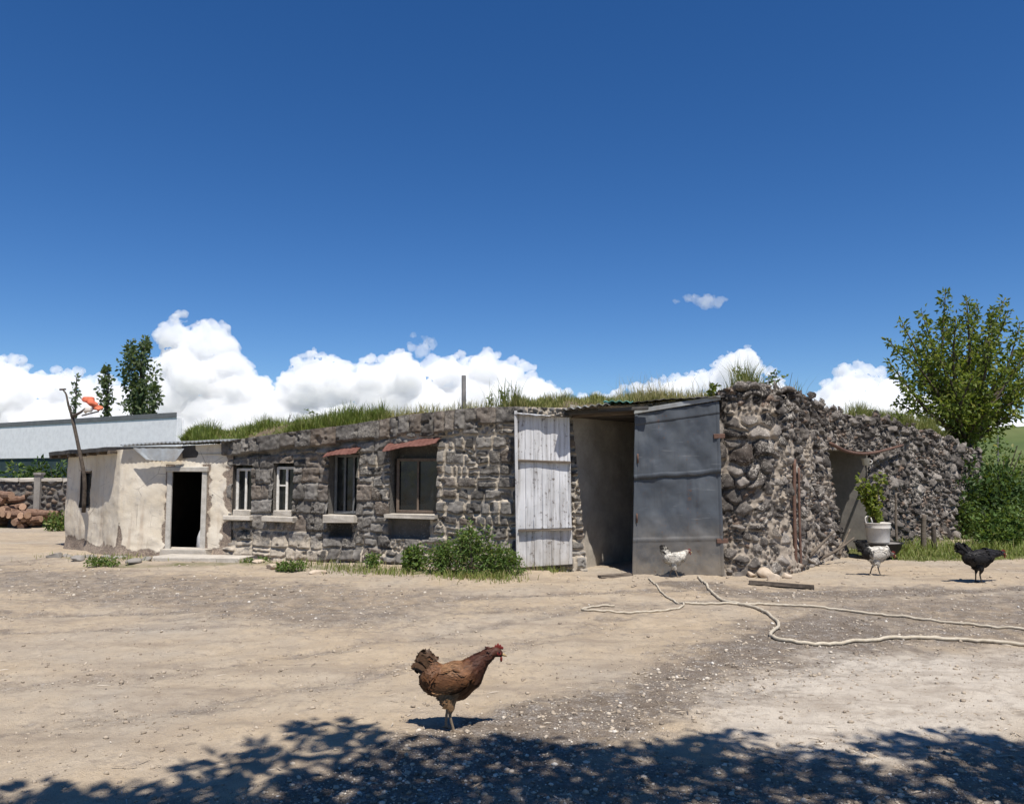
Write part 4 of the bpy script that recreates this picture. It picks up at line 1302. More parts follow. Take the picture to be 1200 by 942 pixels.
# ================================================================== LEFT BACKGROUND
# long white shed
sL, sR = np.array([AT(-260, 560, 78)[0], 78.0]), np.array([AT(208, 560, 45)[0], 45.0])
shed = empty('white_shed', (sR[0], sR[1], 0), 'long white shed with thin grey roof edge beyond the annex', 'shed')
zt = AT(208, 487, 45)[2]; zl_ = 2.35
dS = (sR - sL) / np.linalg.norm(sR - sL); nS = np.array([dS[1], -dS[0]]); nS = nS if nS[1] < 0 else -nS
def sbar(a, b, z0, z1, th, off): 
    m = MB(); A3 = np.array([*(a + nS * off), (z0 + z1) / 2]); B3 = np.array([*(b + nS * off), (z0 + z1) / 2])
    m.bar(A3, B3, th, z1 - z0); return m
sbar(sL, sR, zl_, zt - 0.1, 0.3, 0).build('wall', M['shed_white'], shed)
sbar(sL, sR, -0.3, zl_ - 0.01, 0.25, -0.05).build('lower_wall', M['shed_dark'], shed)
m = MB(); bk = np.array(sR) / np.linalg.norm(sR); back = np.array([bk[0] - 0.06, bk[1]]) * 14
m.add([[*(sL + nS * 0.19), zt - 0.1], [*(sR + nS * 0.19), zt - 0.1], [*(sR + nS * 0.19), zt + 0.18], [*(sL + nS * 0.19), zt + 0.18],
       [*(sL + back), zt + 0.1], [*(sR + back), zt + 0.1], [*(sR + back), zt + 0.3], [*(sL + back), zt + 0.3]],
      [[0, 1, 2, 3], [3, 2, 6, 7], [1, 5, 6, 2], [4, 0, 3, 7], [5, 4, 7, 6], [0, 4, 5, 1]])
m.build('roof', M['shed_roof'], shed)
m = MB(); ea = sR + back; m.bar([*(sR - nS * 0.2 - dS * 0.16), zt / 2 - 0.1], [*(ea - dS * 0.16), zt / 2 - 0.1], 0.3, zt - 0.1); m.build('end_wall', M['shed_white'], shed)

# far low stone wall with a pale cap and a post
wp = Path([AT(-170, 600, 22.6)[:2], AT(40, 600, 22.4)[:2], AT(175, 600, 22.6)[:2]])
fw = empty('yard_wall', (wp.P[1][0], wp.P[1][1], 0), 'low grey stone yard wall behind the log pile', 'wall')


def fw_shape(U, Z):
    wu = U + (fbm(U * 2.5, Z * 2.5, 441, 3) - 0.5) * 0.2; wz = Z + (fbm(U * 2.5, Z * 2.5, 447, 3) - 0.5) * 0.2
    e, r, _, _ = cells(wu, wz, 0.21, 0.12, 0.9, 0.85, 460, 2.6)
    s_ = sstep(0.005, 0.04, e); h = s_ * (0.05 + 0.06 * r[..., 1]) + (fbm(U * 8, Z * 8, 451, 3) - 0.5) * 0.05
    return h, np.stack([np.clip(r[..., 0] * 0.8 + (fbm(U * 4, Z * 4, 471, 4) - 0.5), 0, 1), (1 - s_) * 0.7, r[..., 2]], -1), None


wall_grid('wall', wp, 0, wp.L, 0.035, -0.2, lambda u: np.interp(u, [0, 9], [1.27, 1.27]), fw_shape, M['farstone'], fw)
m = MB()
for i in range(14):
    a, b = wp.at(wp.L * i / 14 + 0.01), wp.at(wp.L * (i + 1) / 14 - 0.02)
    m.bar([a[0], a[1] + 0.12, 1.31 + rng.uniform(-0.015, 0.015)], [b[0], b[1] + 0.12, 1.31], 0.42, 0.10, jit=0.008)
m.build('cap', M['concrete'], fw)
p = GP(43, 617); q = AT(42.5, 556, p[1])
m = MB(); m.box([p[0], p[1], q[2] / 2], (0.17, 0.17, q[2] + 0.1), jit=0.008); m.box([p[0], p[1], q[2] + 0.02], (0.22, 0.22, 0.06), jit=0.005)
tag(m.build('stone_post', M['dim_plaster']), 'square grey stone post between the log pile and the yard wall', 'post')

# log pile
log_me = []
for k in range(5):
    L = rng.uniform(0.5, 0.9); r0 = rng.uniform(0.06, 0.11)
    m = MB(); P = np.stack([np.linspace(-L / 2, L / 2, 5), rng.normal(0, 0.012, 5), rng.normal(0, 0.012, 5)], 1)
    m.tube(P, r0 * rng.uniform(0.9, 1.1, 5), 9)
    V = np.concatenate(m.V); Fl = m.F
    me_i = [1 if len(f) > 4 else 0 for f in Fl]
    log_me.append((V, Fl, me_i))
lp0, lp1 = GP(-45, 617), GP(46, 618)
first = {}
for k in range(84):
    V, Fl, mi = log_me[k % 5]
    f = rng.random() ** 0.75; layer = int(rng.integers(0, 8)) if f < 0.62 else int(rng.integers(0, 6)) if f < 0.8 else int(rng.integers(0, 3))
    x = lp0[0] + (lp1[0] - lp0[0]) * f; y = lp0[1] + rng.uniform(-0.45, 0.75); z = 0.10 + layer * 0.135
    if k % 5 not in first:
        o = mesh('log', V, Fl, [M['log_bark'], M['log_end']], None, None, False, True, mi); first[k % 5] = o
    else:
        o = first[k % 5].copy(); COL.objects.link(o)
    o.location = (x, y, z)
    yaw = rng.normal(1.57, 0.35) if rng.random() < 0.55 else rng.normal(0.15, 0.35)
    o.rotation_euler = (rng.uniform(0, 6), rng.normal(0, 0.12), yaw)
    tag(o, 'split reddish brown log in the heap before the yard wall', 'log', 'logs heaped before the yard wall')

# ================================================================== VEGETATION
def grow(name, loc, label, cat, group=None):
    return empty(name, loc, label, cat, group)


def foliage_mesh(name, P, size, mat, parent, D=None, wide=0.5, droop=0.3, dry=0.1, base=None):
    V, F, ix = leaves(P, size, D, wide, 0.3, droop)
    return mesh(name, V, F, mat, parent, lcol(ix, len(P), dry, base))


def bush(name, c, rad, n, size, mat, label, cat, stems=7, group=None, wide=0.55, dry=0.1, lumps=9, spikes=0):
    """c = ground point; rad = (rx, ry, height)"""
    root = grow(name, c, label, cat, group)
    c = np.array(c); P = []; D = []
    for k in range(lumps):
        a = rng.uniform(0, 6.28); rr = rng.random() ** 0.6
        hh = rng.uniform(0.25, 0.85) * (1 - 0.45 * rr)
        cc = c + np.array([math.cos(a) * rad[0] * rr * 0.75, math.sin(a) * rad[1] * rr * 0.75, rad[2] * hh])
        p, d = blob_pts(cc, np.array([rad[0] * 0.42, rad[1] * 0.42, rad[2] * 0.30]), n // lumps)
        P.append(p); D.append(d)
    for k in range(spikes):
        a = rng.uniform(0, 6.28); rr = rng.random() ** 0.5
        b0 = c + np.array([math.cos(a) * rad[0] * rr * 0.8, math.sin(a) * rad[1] * rr * 0.8, 0.0])
        hh = rad[2] * rng.uniform(0.7, 1.25) * (1 - 0.35 * rr); t = rng.random(38)
        p = b0 + np.outer(t, np.array([rng.normal(0, 0.12), rng.normal(0, 0.12), 1.0]) * hh)
        d = rng.normal(size=p.shape); d[:, 2] = 0.3; p = p + d * 0.025; P.append(p); D.append(d / np.linalg.norm(d, axis=1)[:, None])
    P = np.concatenate(P); D = np.concatenate(D)
    ok = P[:, 2] > c[2] + 0.01
    P, D = P[ok], D[ok]
    foliage_mesh('foliage', P, size * rng.uniform(0.6, 1.3, len(P)), mat, root, D, wide, 0.15, dry)
    m = MB()
    for k in range(stems):
        a = rng.uniform(0, 6.28); t = np.linspace(0, 1, 5)[:, None]
        e = np.array([math.cos(a) * rad[0] * 0.6, math.sin(a) * rad[1] * 0.6, rad[2] * rng.uniform(0.55, 0.9)])
        m.tube(c + t * e * np.array([1, 1, 1.0]) * (0.4 + 0.6 * t), np.linspace(0.012, 0.004, 5) * max(0.6, rad[2]), 5)
    m.build('stem', M['bark'], root)
    return root


# weeds along the foot of the barn
bush('weed_clump', GP(486, 671), (0.19, 0.16, 0.42), 420, 0.07, M['leaf_weed'], 'small upright green weed clump at the left end of the weeds below the widest window', 'weed', 4, spikes=5)
bush('weed_clump', GP(517, 673), (0.30, 0.2, 0.52), 700, 0.06, M['leaf_weed'], 'broad dark green nettle clump under the right side of the widest window', 'weed', 6, spikes=16, wide=0.38)
bush('weed_clump', GP(553, 675), (0.36, 0.25, 0.82), 1100, 0.062, M['leaf_weed'], 'tallest bright green nettle clump at the barn foot, middle of the weeds', 'weed', 8, spikes=30, wide=0.38, lumps=6)
bush('weed_clump', GP(592, 675), (0.28, 0.2, 0.46), 600, 0.06, M['leaf_weed'], 'green weed clump against the hinge edge of the white door', 'weed', 6, spikes=16, wide=0.38)
bush('weed_clump', GP(437, 668), (0.14, 0.1, 0.26), 220, 0.055, M['leaf_weed'], 'little weed tuft on bare wall foot between the two awning windows', 'weed', 3, spikes=3)
bush('weed_clump', GP(341, 670), (0.22, 0.12, 0.20), 320, 0.05, M['leaf_weed'], 'low weed tuft below the second white window', 'weed', 3, spikes=4)
bush('weed_clump', GP(652, 668), (0.16, 0.09, 0.24), 260, 0.055, M['leaf_weed'], 'dark weed tuft growing under the white door', 'weed', 3, spikes=3)
bush('weed_clump', GP(116, 664), (0.42, 0.16, 0.16), 420, 0.05, M['leaf_weed'], 'flat weed patch before the left corner of the annex', 'weed', 3, dry=0.2)
bush('weed_clump', GP(300, 663), (0.25, 0.12, 0.12), 220, 0.045, M['leaf_weed'], 'flat weed patch beside the end of the doorstep', 'weed', 3, dry=0.2)
bush('weed_clump', GP(66, 622), (0.3, 0.2, 0.55), 420, 0.09, M['leaf_weed'], 'pale straggly weeds between the yard wall and the annex', 'weed', 4, dry=0.35, spikes=5)
# right side
bush('dark_bush', GP(1160, 634) + np.array([0, 1.2, 0]), (1.15, 0.9, 2.35), 5200, 0.13, M['leaf_bush'], 'big dark green bush under the tree at the end of the barn', 'bush', 9, dry=0.05, lumps=16, spikes=10)
bush('dark_bush', GP(1215, 634) + np.array([0, 0.9, 0]), (1.1, 0.9, 1.75), 3400, 0.12, M['leaf_bush'], 'dark green bush cut by the right edge of the photo', 'bush', 8, dry=0.06, lumps=14, spikes=8)
bush('nettle_patch', GP(1178, 641), (0.8, 0.4, 0.85), 2200, 0.10, M['leaf_weed'], 'lighter green nettles in front of the dark bushes', 'weed', 8, dry=0.1, lumps=12, spikes=18)
bush('nettle_patch', GP(1129, 632), (0.40, 0.3, 0.9), 1000, 0.09, M['leaf_weed'], 'green weeds against the far end of the rubble wall', 'weed', 6, dry=0.1, spikes=10)
bush('nettle_patch', AT(1160, 560, 24) * np.array([1, 1, 0]), (1.6, 0.8, 2.9), 2600, 0.12, M['leaf_weed'], 'tall yellow green shrub behind the dark bush below the hill', 'bush', 8, dry=0.3, lumps=12, spikes=10)
# behind the yard wall
for k, (px, top, lab) in enumerate([(-14, 538, 'green bush behind the yard wall, at the left edge'), (18, 545, 'yellowish bush behind the yard wall, left of the stone post'), (45, 537, 'dark green bush behind the stone post'), (70, 540, 'green bush beside the annex corner behind the yard wall')]):
    Y = 25.5; c = AT(px, 570, Y); c[2] = 0
    bush('garden_bush', c, (0.62, 0.5, AT(px, top, Y)[2] * 1.02), 1100, 0.15, M['leaf_weed'] if k == 1 else M['leaf_bush'], lab, 'bush', 5, lumps=10, dry=0.25 if k == 1 else 0.08)


# grass on the roof
def roof_grass():
    V_, F_, C_ = [], [], []; nb = 0
    def add(P, h, w, tone, dry, lean=0.45):
        nonlocal nb
        V, F, ix = blades(P, h, w, lean, 0.6); n = len(P)
        c = np.stack([np.clip(tone + rng.normal(0, 0.2, n), 0, 1), np.clip(dry + rng.normal(0, 0.18, n), 0, 1), rng.random(n)], 1)[ix]
        V_.append(V); F_.append(F + nb); C_.append(c); nb += len(V)
    pxs = np.array([project(a[0], a[1], 2.3)[0] for a in RE]); ss = np.linspace(0, 1, len(pxs))
    def band(p0, p1, n, h, w, tone, dry, vmax=0.75, vmin=0.02, clump=0.5, lean=0.45):
        px = rng.uniform(p0, p1, n); s = np.interp(px, pxs, ss); v = rng.uniform(vmin, vmax, n)
        P = roof_pt(s, v)
        cl = fbm(P[:, 0] * 2.3, P[:, 1] * 2.3, 71, 3)
        ok = rng.random(n) < sstep(0.30, 0.62, cl + (1 - clump) * 0.4)
        P = P[ok]; hh = h * rng.uniform(0.45, 1.25, len(P)) * (0.5 + 1.0 * sstep(0.35, 0.7, cl[ok]))
        add(P - np.array([0, 0, 0.02]), hh, w, tone, dry, lean)
    band(150, 450, 16000, 0.155, 0.011, 0.85, 0.16, 0.85, 0.10, 0.55, 0.7)
    band(222, 446, 4500, 0.25, 0.012, 0.5, 0.08, 0.6, 0.12, 0.9)
    band(440, 610, 1500, 0.17, 0.008, 0.5, 0.62, 0.6, 0.03, 0.8)
    band(570, 610, 200, 0.40, 0.011, 0.3, 0.15, 0.5, 0.1, 0.9)
    band(600, 860, 9000, 0.15, 0.009, 0.65, 0.62, 0.8, 0.04, 0.6)
    band(600, 720, 3500, 0.19, 0.011, 0.75, 0.38, 0.7, 0.08, 0.7)
    band(720, 850, 500, 0.34, 0.006, 0.4, 0.92, 0.6, 0.05, 0.9)
    band(850, 1000, 2600, 0.18, 0.009, 0.55, 0.7, 0.7, 0.05, 0.8)
    band(875, 945, 900, 0.42, 0.011, 0.4, 0.35, 0.6, 0.1, 0.9)
    band(1010, 1125, 7500, 0.30, 0.012, 0.7, 0.38, 0.85, 0.05, 0.6)
    o = mesh('roof_grass', np.concatenate(V_), np.concatenate(F_), M['grass'], None, np.concatenate(C_))
    tag(o, 'green and straw coloured grass growing on the sod roof', 'grass', kind='stuff')


roof_grass()


def px_roof(px, v=0.35):
    pxs = np.array([project(a[0], a[1], 2.3)[0] for a in RE]); s = np.interp(px, pxs, np.linspace(0, 1, len(pxs)))
    return roof_pt(np.array([s]), np.array([v]))[0]


def sprig(c, h, n, size, mat, label, name='roof_weed', lean=(0, 0), spread=0.08, dry=0.1, twigs=3):
    root = grow(name, c, label, 'weed'); P = []; D = []; m = MB()
    for k in range(twigs):
        a = rng.uniform(0, 6.28); e = np.array([lean[0] + spread * math.cos(a) * 1.6, lean[1] + spread * math.sin(a), 1.0]) * h * rng.uniform(0.7, 1.0)
        t = np.linspace(0, 1, 6)[:, None]; m.tube(c + t * e + t * t * np.array([spread * math.cos(a), 0, 0]), np.linspace(0.008, 0.003, 6), 5)
        t = rng.uniform(0.25, 1, max(1, n // twigs))[:, None]; p = c + t * e + t * t * np.array([spread * math.cos(a), 0, 0])
        d = rng.normal(size=p.shape); d[:, 2] = 0.25; P.append(p); D.append(d / np.linalg.norm(d, axis=1)[:, None])
    m.build('stem', M['bark'], root)
    if n: P = np.concatenate(P); D = np.concatenate(D); foliage_mesh('foliage', P, size * rng.uniform(0.6, 1.3, len(P)), mat, root, D, 0.5, 0.1, dry)


sprig(px_roof(843), 0.33, 40, 0.11, M['leaf_tree'], 'broad leaved green seedling on the roof beside the grey door')
sprig(px_roof(905, 0.4), 0.55, 240, 0.075, M['leaf_weed'], 'bushy grey green weed on the highest stones of the roof', spread=0.3, twigs=10, dry=0.3)
sprig(px_roof(937, 0.5), 0.72, 0, 0.05, M['leaf_weed'], 'bare thin brown stalk standing on the roof', spread=0.12, twigs=4)
sprig(px_roof(950, 0.4), 0.28, 120, 0.06, M['leaf_weed'], 'small round weed on the roof right of the bare stalk', spread=0.3, twigs=6)
sprig(px_roof(591, 0.3), 0.34, 60, 0.055, M['leaf_weed'], 'tall leafy roof weed right of the chimney pipe', spread=0.06, twigs=3)
sprig(px_roof(575, 0.3), 0.30, 40, 0.05, M['leaf_weed'], 'slim roof weed next to the chimney pipe', spread=0.05, twigs=2)
sprig(px_roof(380, 0.35), 0.30, 130, 0.06, M['leaf_weed'], 'leafy green weed tuft on the green roof above the red awning', spread=0.35, twigs=8)
sprig(px_roof(330, 0.35), 0.42, 6, 0.04, M['leaf_weed'], 'thin dry stalk rising from the green roof grass', spread=0.05, twigs=2, dry=0.9)
sprig(px_roof(1050, 0.5), 0.42, 140, 0.09, M['leaf_tree'], 'leafy sucker on the roof left of the tree', spread=0.5, twigs=7)


# verge grass
def verge():
    n = 15000
    px = rng.uniform(1045, 1330, n); py = rng.uniform(626, 664, n)
    P = np.array([G(a, b) for a, b in zip(px, py)])
    gn = ground_zones(P[:, 0], P[:, 1])[1]
    # keep off the barn itself
    ok = (rng.random(n) < gn * 1.1)
    sp = side.at(np.linspace(0, 11.0, 120)); 
    for k in range(0, 120, 2):
        ok &= ~((P[:, 0] < sp[k, 0] + 0.05) & (P[:, 1] > sp[k, 1] - 0.05) & (P[:, 0] > sp[k, 0] - 0.5))
    P = P[ok]; P[:, 2] = ground_z(P[:, 0], P[:, 1]) - 0.01
    near = sstep(654, 640, np.array([project(a, b, 0)[1] for a, b, _ in P]))
    h = (0.07 + 0.15 * near) * rng.uniform(0.5, 1.4, len(P))
    V, F, ix = blades(P, h, 0.014, 0.6, 0.6); m_ = len(P)
    c = np.stack([np.clip(0.72 + rng.normal(0, 0.2, m_), 0, 1), np.clip(0.22 + rng.normal(0, 0.2, m_), 0, 1), rng.random(m_)], 1)[ix]
    # short sparse tufts along the wall foot
    return V, F, c


V, F, c = verge()
tag(mesh('verge_grass', V, F, M['grass'], None, c), 'short green grass verge behind the black hen', 'grass', kind='stuff')
pts = []
for (a, b, nn, sp) in [((60, 655), (190, 660), 500, 0.22), ((290, 662), (480, 674), 1300, 0.2), ((470, 674), (612, 680), 1600, 0.16), ((612, 674), (670, 668), 260, 0.08), ((925, 660), (1050, 640), 300, 0.2)]:
    t = rng.random(nn)[:, None]; A, B = G(*a), G(*b)
    cl = fbm(t[:, 0] * 14, t[:, 0] * 3, 88, 3); keep = rng.random(nn) < sstep(0.35, 0.6, cl)
    pts.append((A + (B - A) * t + rng.normal(0, sp, (nn, 3)) * np.array([1, 1, 0]))[keep])
P = np.concatenate(pts); P[:, 2] = ground_z(P[:, 0], P[:, 1]) - 0.01
V, F, ix = blades(P, rng.uniform(0.04, 0.16, len(P)), 0.011, 0.7, 0.6)
tag(mesh('foot_grass', V, F, M['grass'], None, lcol(ix, len(P), 0.3)), 'sparse grass tufts along the foot of the walls', 'grass', kind='stuff')


# ---- trees
def limb_tree(name, base, fork, tips, rng_leaf, trunk_r, mat, label, nleaf, group=None, inner=(), shoot=0.16):
    root = grow(name, base, label, 'tree', group)
    m = MB(); b = np.array(base); f = np.array(fork)
    tp = curve_pts([b - np.array([0, 0, 0.2]), b + (f - b) * 0.5 + np.array([0.05, 0.03, 0]), f], 12)
    m.tube(tp, np.linspace(trunk_r * 1.25, trunk_r * 0.8, 12), 10)
    P = []; D = []
    for tip in tips:
        tip = np.array(tip); st = f + (b - f) * rng.uniform(0, 0.18)
        mid = st + (tip - st) * 0.5 + rng.normal(0, 0.12, 3) + np.array([0, 0, -0.05])
        c = curve_pts([st, mid, tip], 14); m.tube(c, np.linspace(trunk_r * 0.42, 0.008, 14), 6)
        L = np.linalg.norm(tip - st); nl = int(nleaf * L)
        t = rng.uniform(0.22, 1.0, nl) ** 0.8; ii = t * 12.99; k = ii.astype(int); g = (ii - k)[:, None]
        p = c[k] * (1 - g) + c[k + 1] * g
        off = rng.normal(size=(nl, 3)) * (shoot * 1.25 * (1.12 - t) + 0.022)[:, None]
        P.append(p + off); d = off / (np.linalg.norm(off, axis=1)[:, None] + 1e-9) + (tip - st) / L * 0.5; D.append(d)
    for (cc, rad, nn) in inner:
        p, d = blob_pts(cc, rad, nn, 0.5); P.append(p); D.append(d)
        for q in range(5):
            e = np.array(cc) + rng.normal(0, 0.5, 3) * np.array(rad); m.tube(curve_pts([f, (f + e) / 2 + rng.normal(0, 0.1, 3), e], 6), np.linspace(0.03, 0.006, 6), 5)
    P = np.concatenate(P); D = np.concatenate(D)
    m.build('trunk', M['bark'], root, True)
    foliage_mesh('crown', P, rng.uniform(*rng_leaf, len(P)), mat, root, D, 0.48, 0.35, 0.12)
    return root


Yt = 20.3
base = AT(1132, 628, Yt); base[2] = 0
tips = []
for (px, py, dy) in [(1040, 397, 0.2), (1042, 425, -0.5), (1056, 376, 0.4), (1080, 365, -0.3), (1108, 342, 0.1), (1104, 372, 0.9), (1133, 350, -0.4), (1145, 356, 0.7), (1120, 372, -0.9),
                     (1164, 362, 0.0), (1177, 351, 0.5), (1182, 364, -0.6), (1196, 378, 0.1), (1206, 408, -0.4), (1210, 440, 0.6), (1202, 470, -0.5), (1192, 486, 0.3), (1060, 450, -0.8), (1050, 470, 0.5),
                     (1090, 400, -1.1), (1150, 392, 1.2), (1160, 400, -1.2), (1120, 410, 1.3), (1085, 430, 1.2), (1180, 430, -1.3), (1195, 450, 1.2), (1100, 470, -1.2), (1165, 475, -1.1), (1140, 440, -1.5), (1225, 425, 0.2), (1062, 410, -0.7), (1075, 390, 0.8), (1220, 460, -0.3), (1215, 395, 0.8)]:
    tips.append(AT(px, py, Yt + dy))
inner = [(AT(1110, 445, Yt), (0.7, 0.8, 0.45), 300), (AT(1150, 435, Yt + 0.3), (0.8, 0.8, 0.6), 380), (AT(1130, 480, Yt - 0.3), (0.6, 0.7, 0.4), 620), (AT(1180, 455, Yt), (0.5, 0.7, 0.5), 220), (AT(1090, 415, Yt), (0.5, 0.6, 0.4), 120), (AT(1140, 400, Yt), (0.8, 0.6, 0.5), 130), (AT(1125, 510, Yt), (0.42, 0.4, 0.5), 600)]
limb_tree('walnut_tree', base, AT(1131, 505, Yt), tips, (0.09, 0.175), 0.16, M['leaf_tree'], 'bushy green tree with upright shoots at the right end of the barn', 74, None, inner, 0.13)
# thin pole before the hill
p = AT(1169, 620, 25); p[2] = 0; q = AT(1169, 470, 25)
m = MB(); m.tube([p, (p + q) / 2 + np.array([0.02, 0, 0]), q], 0.03, 7); m.tube([q - np.array([0.12, 0, 0.06]), q + np.array([0.12, 0, -0.06])], 0.018, 6)
tag(m.build('thin_pole', M['pipe'], None, True), 'thin grey pole behind the bushes under the tree', 'pole')


def column_tree(name, px, top, bottom, halfw, Y, n, leaf, label, open_=0.35, mat='leaf_far', tr=0.12):
    base = AT(px, 560, Y); base[2] = 0; zt_ = AT(px, top, Y)[2]; zb = AT(px, bottom, Y)[2]; rw = halfw * Y / FPX
    root = grow(name, base, label, 'tree'); P = []; D = []
    m = MB(); m.tube(curve_pts([base, base + np.array([rw * 0.1, 0, zt_ * 0.5]), np.array([base[0] + rw * 0.12, base[1], zt_ * 0.96])], 12), np.linspace(tr * 1.3, tr * 0.15, 12), 7)
    for k in range(46):
        f = rng.random(); z = zb + (zt_ - zb) * f
        w_ = rw * (0.70 + 0.36 * math.sin(math.pi * f ** 1.3)) * (1 - 0.35 * max(0, f - 0.85) / 0.15)
        a = rng.uniform(0, 6.28); rr = rng.random() ** 0.6 * w_ * 0.75
        cc = np.array([base[0] + math.cos(a) * rr, base[1] + math.sin(a) * rr, z])
        p, d = blob_pts(cc, (w_ * 0.34, w_ * 0.34, w_ * 0.6), n // 46, 0.6); P.append(p); D.append(d)
        st = np.array([base[0], base[1], z - w_ * 0.8]); m.tube([st, (st + cc) / 2, cc], np.linspace(tr * 0.25, tr * 0.06, 3), 5)
    P = np.concatenate(P); D = np.concatenate(D)
    m.build('trunk', M['bark'], root, True)
    foliage_mesh('crown', P, leaf * rng.uniform(0.6, 1.3, len(P)), M[mat], root, D, 0.6, 0.2, 0.1)


column_tree('poplar_tree', 160, 397, 510, 23, 72, 2500, 0.40, 'tall broad dark poplar behind the white shed', tr=0.3)
column_tree('poplar_tree', 121, 428, 510, 10, 72, 700, 0.36, 'slender shorter poplar just left of the broad poplar', tr=0.2)
column_tree('poplar_tree', 176, 452, 510, 10, 64, 700, 0.36, 'low light green poplar at the right foot of the broad one', tr=0.15)
column_tree('bare_sapling', 84, 440, 505, 6, 60, 170, 0.30, 'thin nearly bare sapling behind the leaning pole', tr=0.14)

# leaning pole with an arm and a coloured cloth
p0, p1 = AT(99, 562, 15.25), AT(84.5, 488, 15.25)
p0b = AT(98, 600, 15.35)
pole = empty('leaning_pole', p0, 'leaning forked wooden pole fixed to the annex corner', 'pole')
m = MB(); m.tube(curve_pts([p0b, p0, (p0 + p1) / 2 + np.array([0.01, 0, 0]), p1], 12), np.linspace(0.04, 0.032, 12), 8); m.build('post', M['bark'], pole, True)
m = MB(); m.tube(curve_pts([p1, AT(80, 474, 15.2), AT(77.5, 462, 15.2), AT(73, 456, 15.2)], 10), np.linspace(0.028, 0.012, 10), 6); m.tube([AT(70, 456.5, 15.2), AT(77, 456, 15.2)], 0.018, 6); m.build('fork', M['bark'], pole, True)
m = MB(); m.tube(curve_pts([p1, AT(93, 484, 15.1), AT(101, 478, 15.1)], 8), np.linspace(0.032, 0.02, 8), 6); m.tube([AT(96, 487, 15.1), AT(116, 482, 15.1)], 0.014, 6); m.build('arm', M['bark'], pole, True)
cl = empty('cloth_bundle', AT(108, 480, 15.08), 'red and white cloth bundle tied to the arm of the leaning pole', 'cloth')
for nm, pts_, mt in (('red_cloth', [(104, 470, 0.10), (109, 474, 0.11), (114, 479, 0.10), (107, 468, 0.06)], 'cloth_red'), ('white_cloth', [(104, 478, 0.08), (99, 482, 0.06), (108, 478, 0.05)], 'cloth_white')):
    m = MB()
    for (px, py, r_) in pts_:
        V, F = rock(r_, 3, 0.9); V = V + 0.02 * np.sin(V * 60 + rng.uniform(0, 6, 3)); m.add(V + AT(px, py, 15.08 - 0.05 * (nm == 'white_cloth')), F)
    o = m.build(nm, M[mt], cl, True)
    o.modifiers.new('weld', 'REMESH').voxel_size = 0.018; o.modifiers['weld'].mode = 'VOXEL'; o.modifiers['weld'].use_smooth_shade = True

# tree behind the camera whose crown shades the foreground
blobs = [(392, 856, 48, 6), (345, 874, 40, 8), (270, 892, 55, 7), (430, 880, 55, 12), (130, 932, 80, 8), (40, 926, 60, 6), (60, 944, 80, 8), (200, 944, 90, 10), (300, 925, 95, 15), (240, 912, 30, 6), (420, 915, 90, 18), (520, 905, 70, 16), (560, 880, 62, 13),
         (610, 872, 45, 8), (640, 900, 70, 20), (500, 935, 80, 16), (600, 935, 90, 14), (700, 920, 80, 20), (690, 884, 45, 8), (760, 890, 60, 14), (850, 866, 38, 6), (810, 880, 50, 9), (850, 905, 80, 20), (930, 890, 60, 10), (970, 912, 70, 14), (1040, 868, 42, 7), (1090, 880, 60, 10), (1110, 862, 40, 6),
         (1150, 895, 70, 17), (1060, 925, 110, 14), (1200, 880, 45, 18), (1190, 925, 80, 20), (940, 935, 100, 12), (780, 935, 90, 14), (1260, 900, 70, 30), (330, 950, 100, 12), (450, 952, 100, 10)]
sh_root = np.array([1.6, -2.2, 0.0])
shade = grow('shade_tree', sh_root, 'leafy tree standing behind the viewer and shading the foreground', 'tree')
shift = np.array([-sd[0], -sd[1]]) / sd[2]
P = []; D = []; P2 = []; D2 = []; m = MB(); fork = sh_root + np.array([0.1, 0.3, 3.0])
m.tube(curve_pts([sh_root - np.array([0, 0, 0.2]), sh_root + np.array([-0.05, 0.1, 1.5]), fork], 10), np.linspace(0.2, 0.13, 10), 10)
for (px, py, rx, ry) in blobs:
    g = G(px, py); sc_ = FPX / g[1]; ax_ = rx / sc_; ay_ = abs(G(px, py - ry)[1] - G(px, py + ry)[1]) / 2
    H = rng.uniform(4.7, 6.0); c = np.array([g[0] - shift[0] * H, g[1] - shift[1] * H, H])
    nl = int(230 * ax_ * ay_ * 3.14 * 2.3) + 22
    a = rng.uniform(0, 6.28, nl); r = rng.random(nl) ** 0.75
    off = np.stack([np.cos(a) * r * ax_ * 1.0, np.sin(a) * r * ay_ * 1.0, rng.normal(0, 0.10, nl)], 1)
    P.append(c + off); D.append(np.stack([np.cos(a), np.sin(a), 0 * a], 1))
    m.tube(curve_pts([fork, fork + (c - fork) * 0.5 + np.array([0, 0, 0.3]), c], 8), np.linspace(0.035, 0.006, 8), 5)
for k in range(210):                                                # the rest of the crown, out of view, made wide and dense to block skylight
    a = rng.uniform(0, 6.28); rr = rng.random() ** 0.5 * 4.6
    c = sh_root + np.array([math.cos(a) * rr, math.sin(a) * rr * 0.85 + 0.6, rng.uniform(4.6, 8.2)])
    if c[1] + shift[1] * c[2] > 3.55 or (c[1] > 0.3 and c[2] < 2.0 + 0.72 * c[1]): continue
    p, d = blob_pts(c, (0.75, 0.75, 0.4), 190, 0.5); P2.append(p); D2.append(d)
    if k % 3 == 0: m.tube(curve_pts([fork, (fork + c) / 2, c], 6), np.linspace(0.05, 0.008, 6), 5)
m.build('trunk', M['bark'], shade, True)
nP = sum(map(len, P)); P = np.concatenate(P + P2); D = np.concatenate(D + D2)
foliage_mesh('crown', P, np.concatenate([rng.uniform(0.10, 0.19, nP), rng.uniform(0.12, 0.21, len(P) - nP)]), M['leaf_tree'], shade, D, 0.6, 0.2, 0.1)

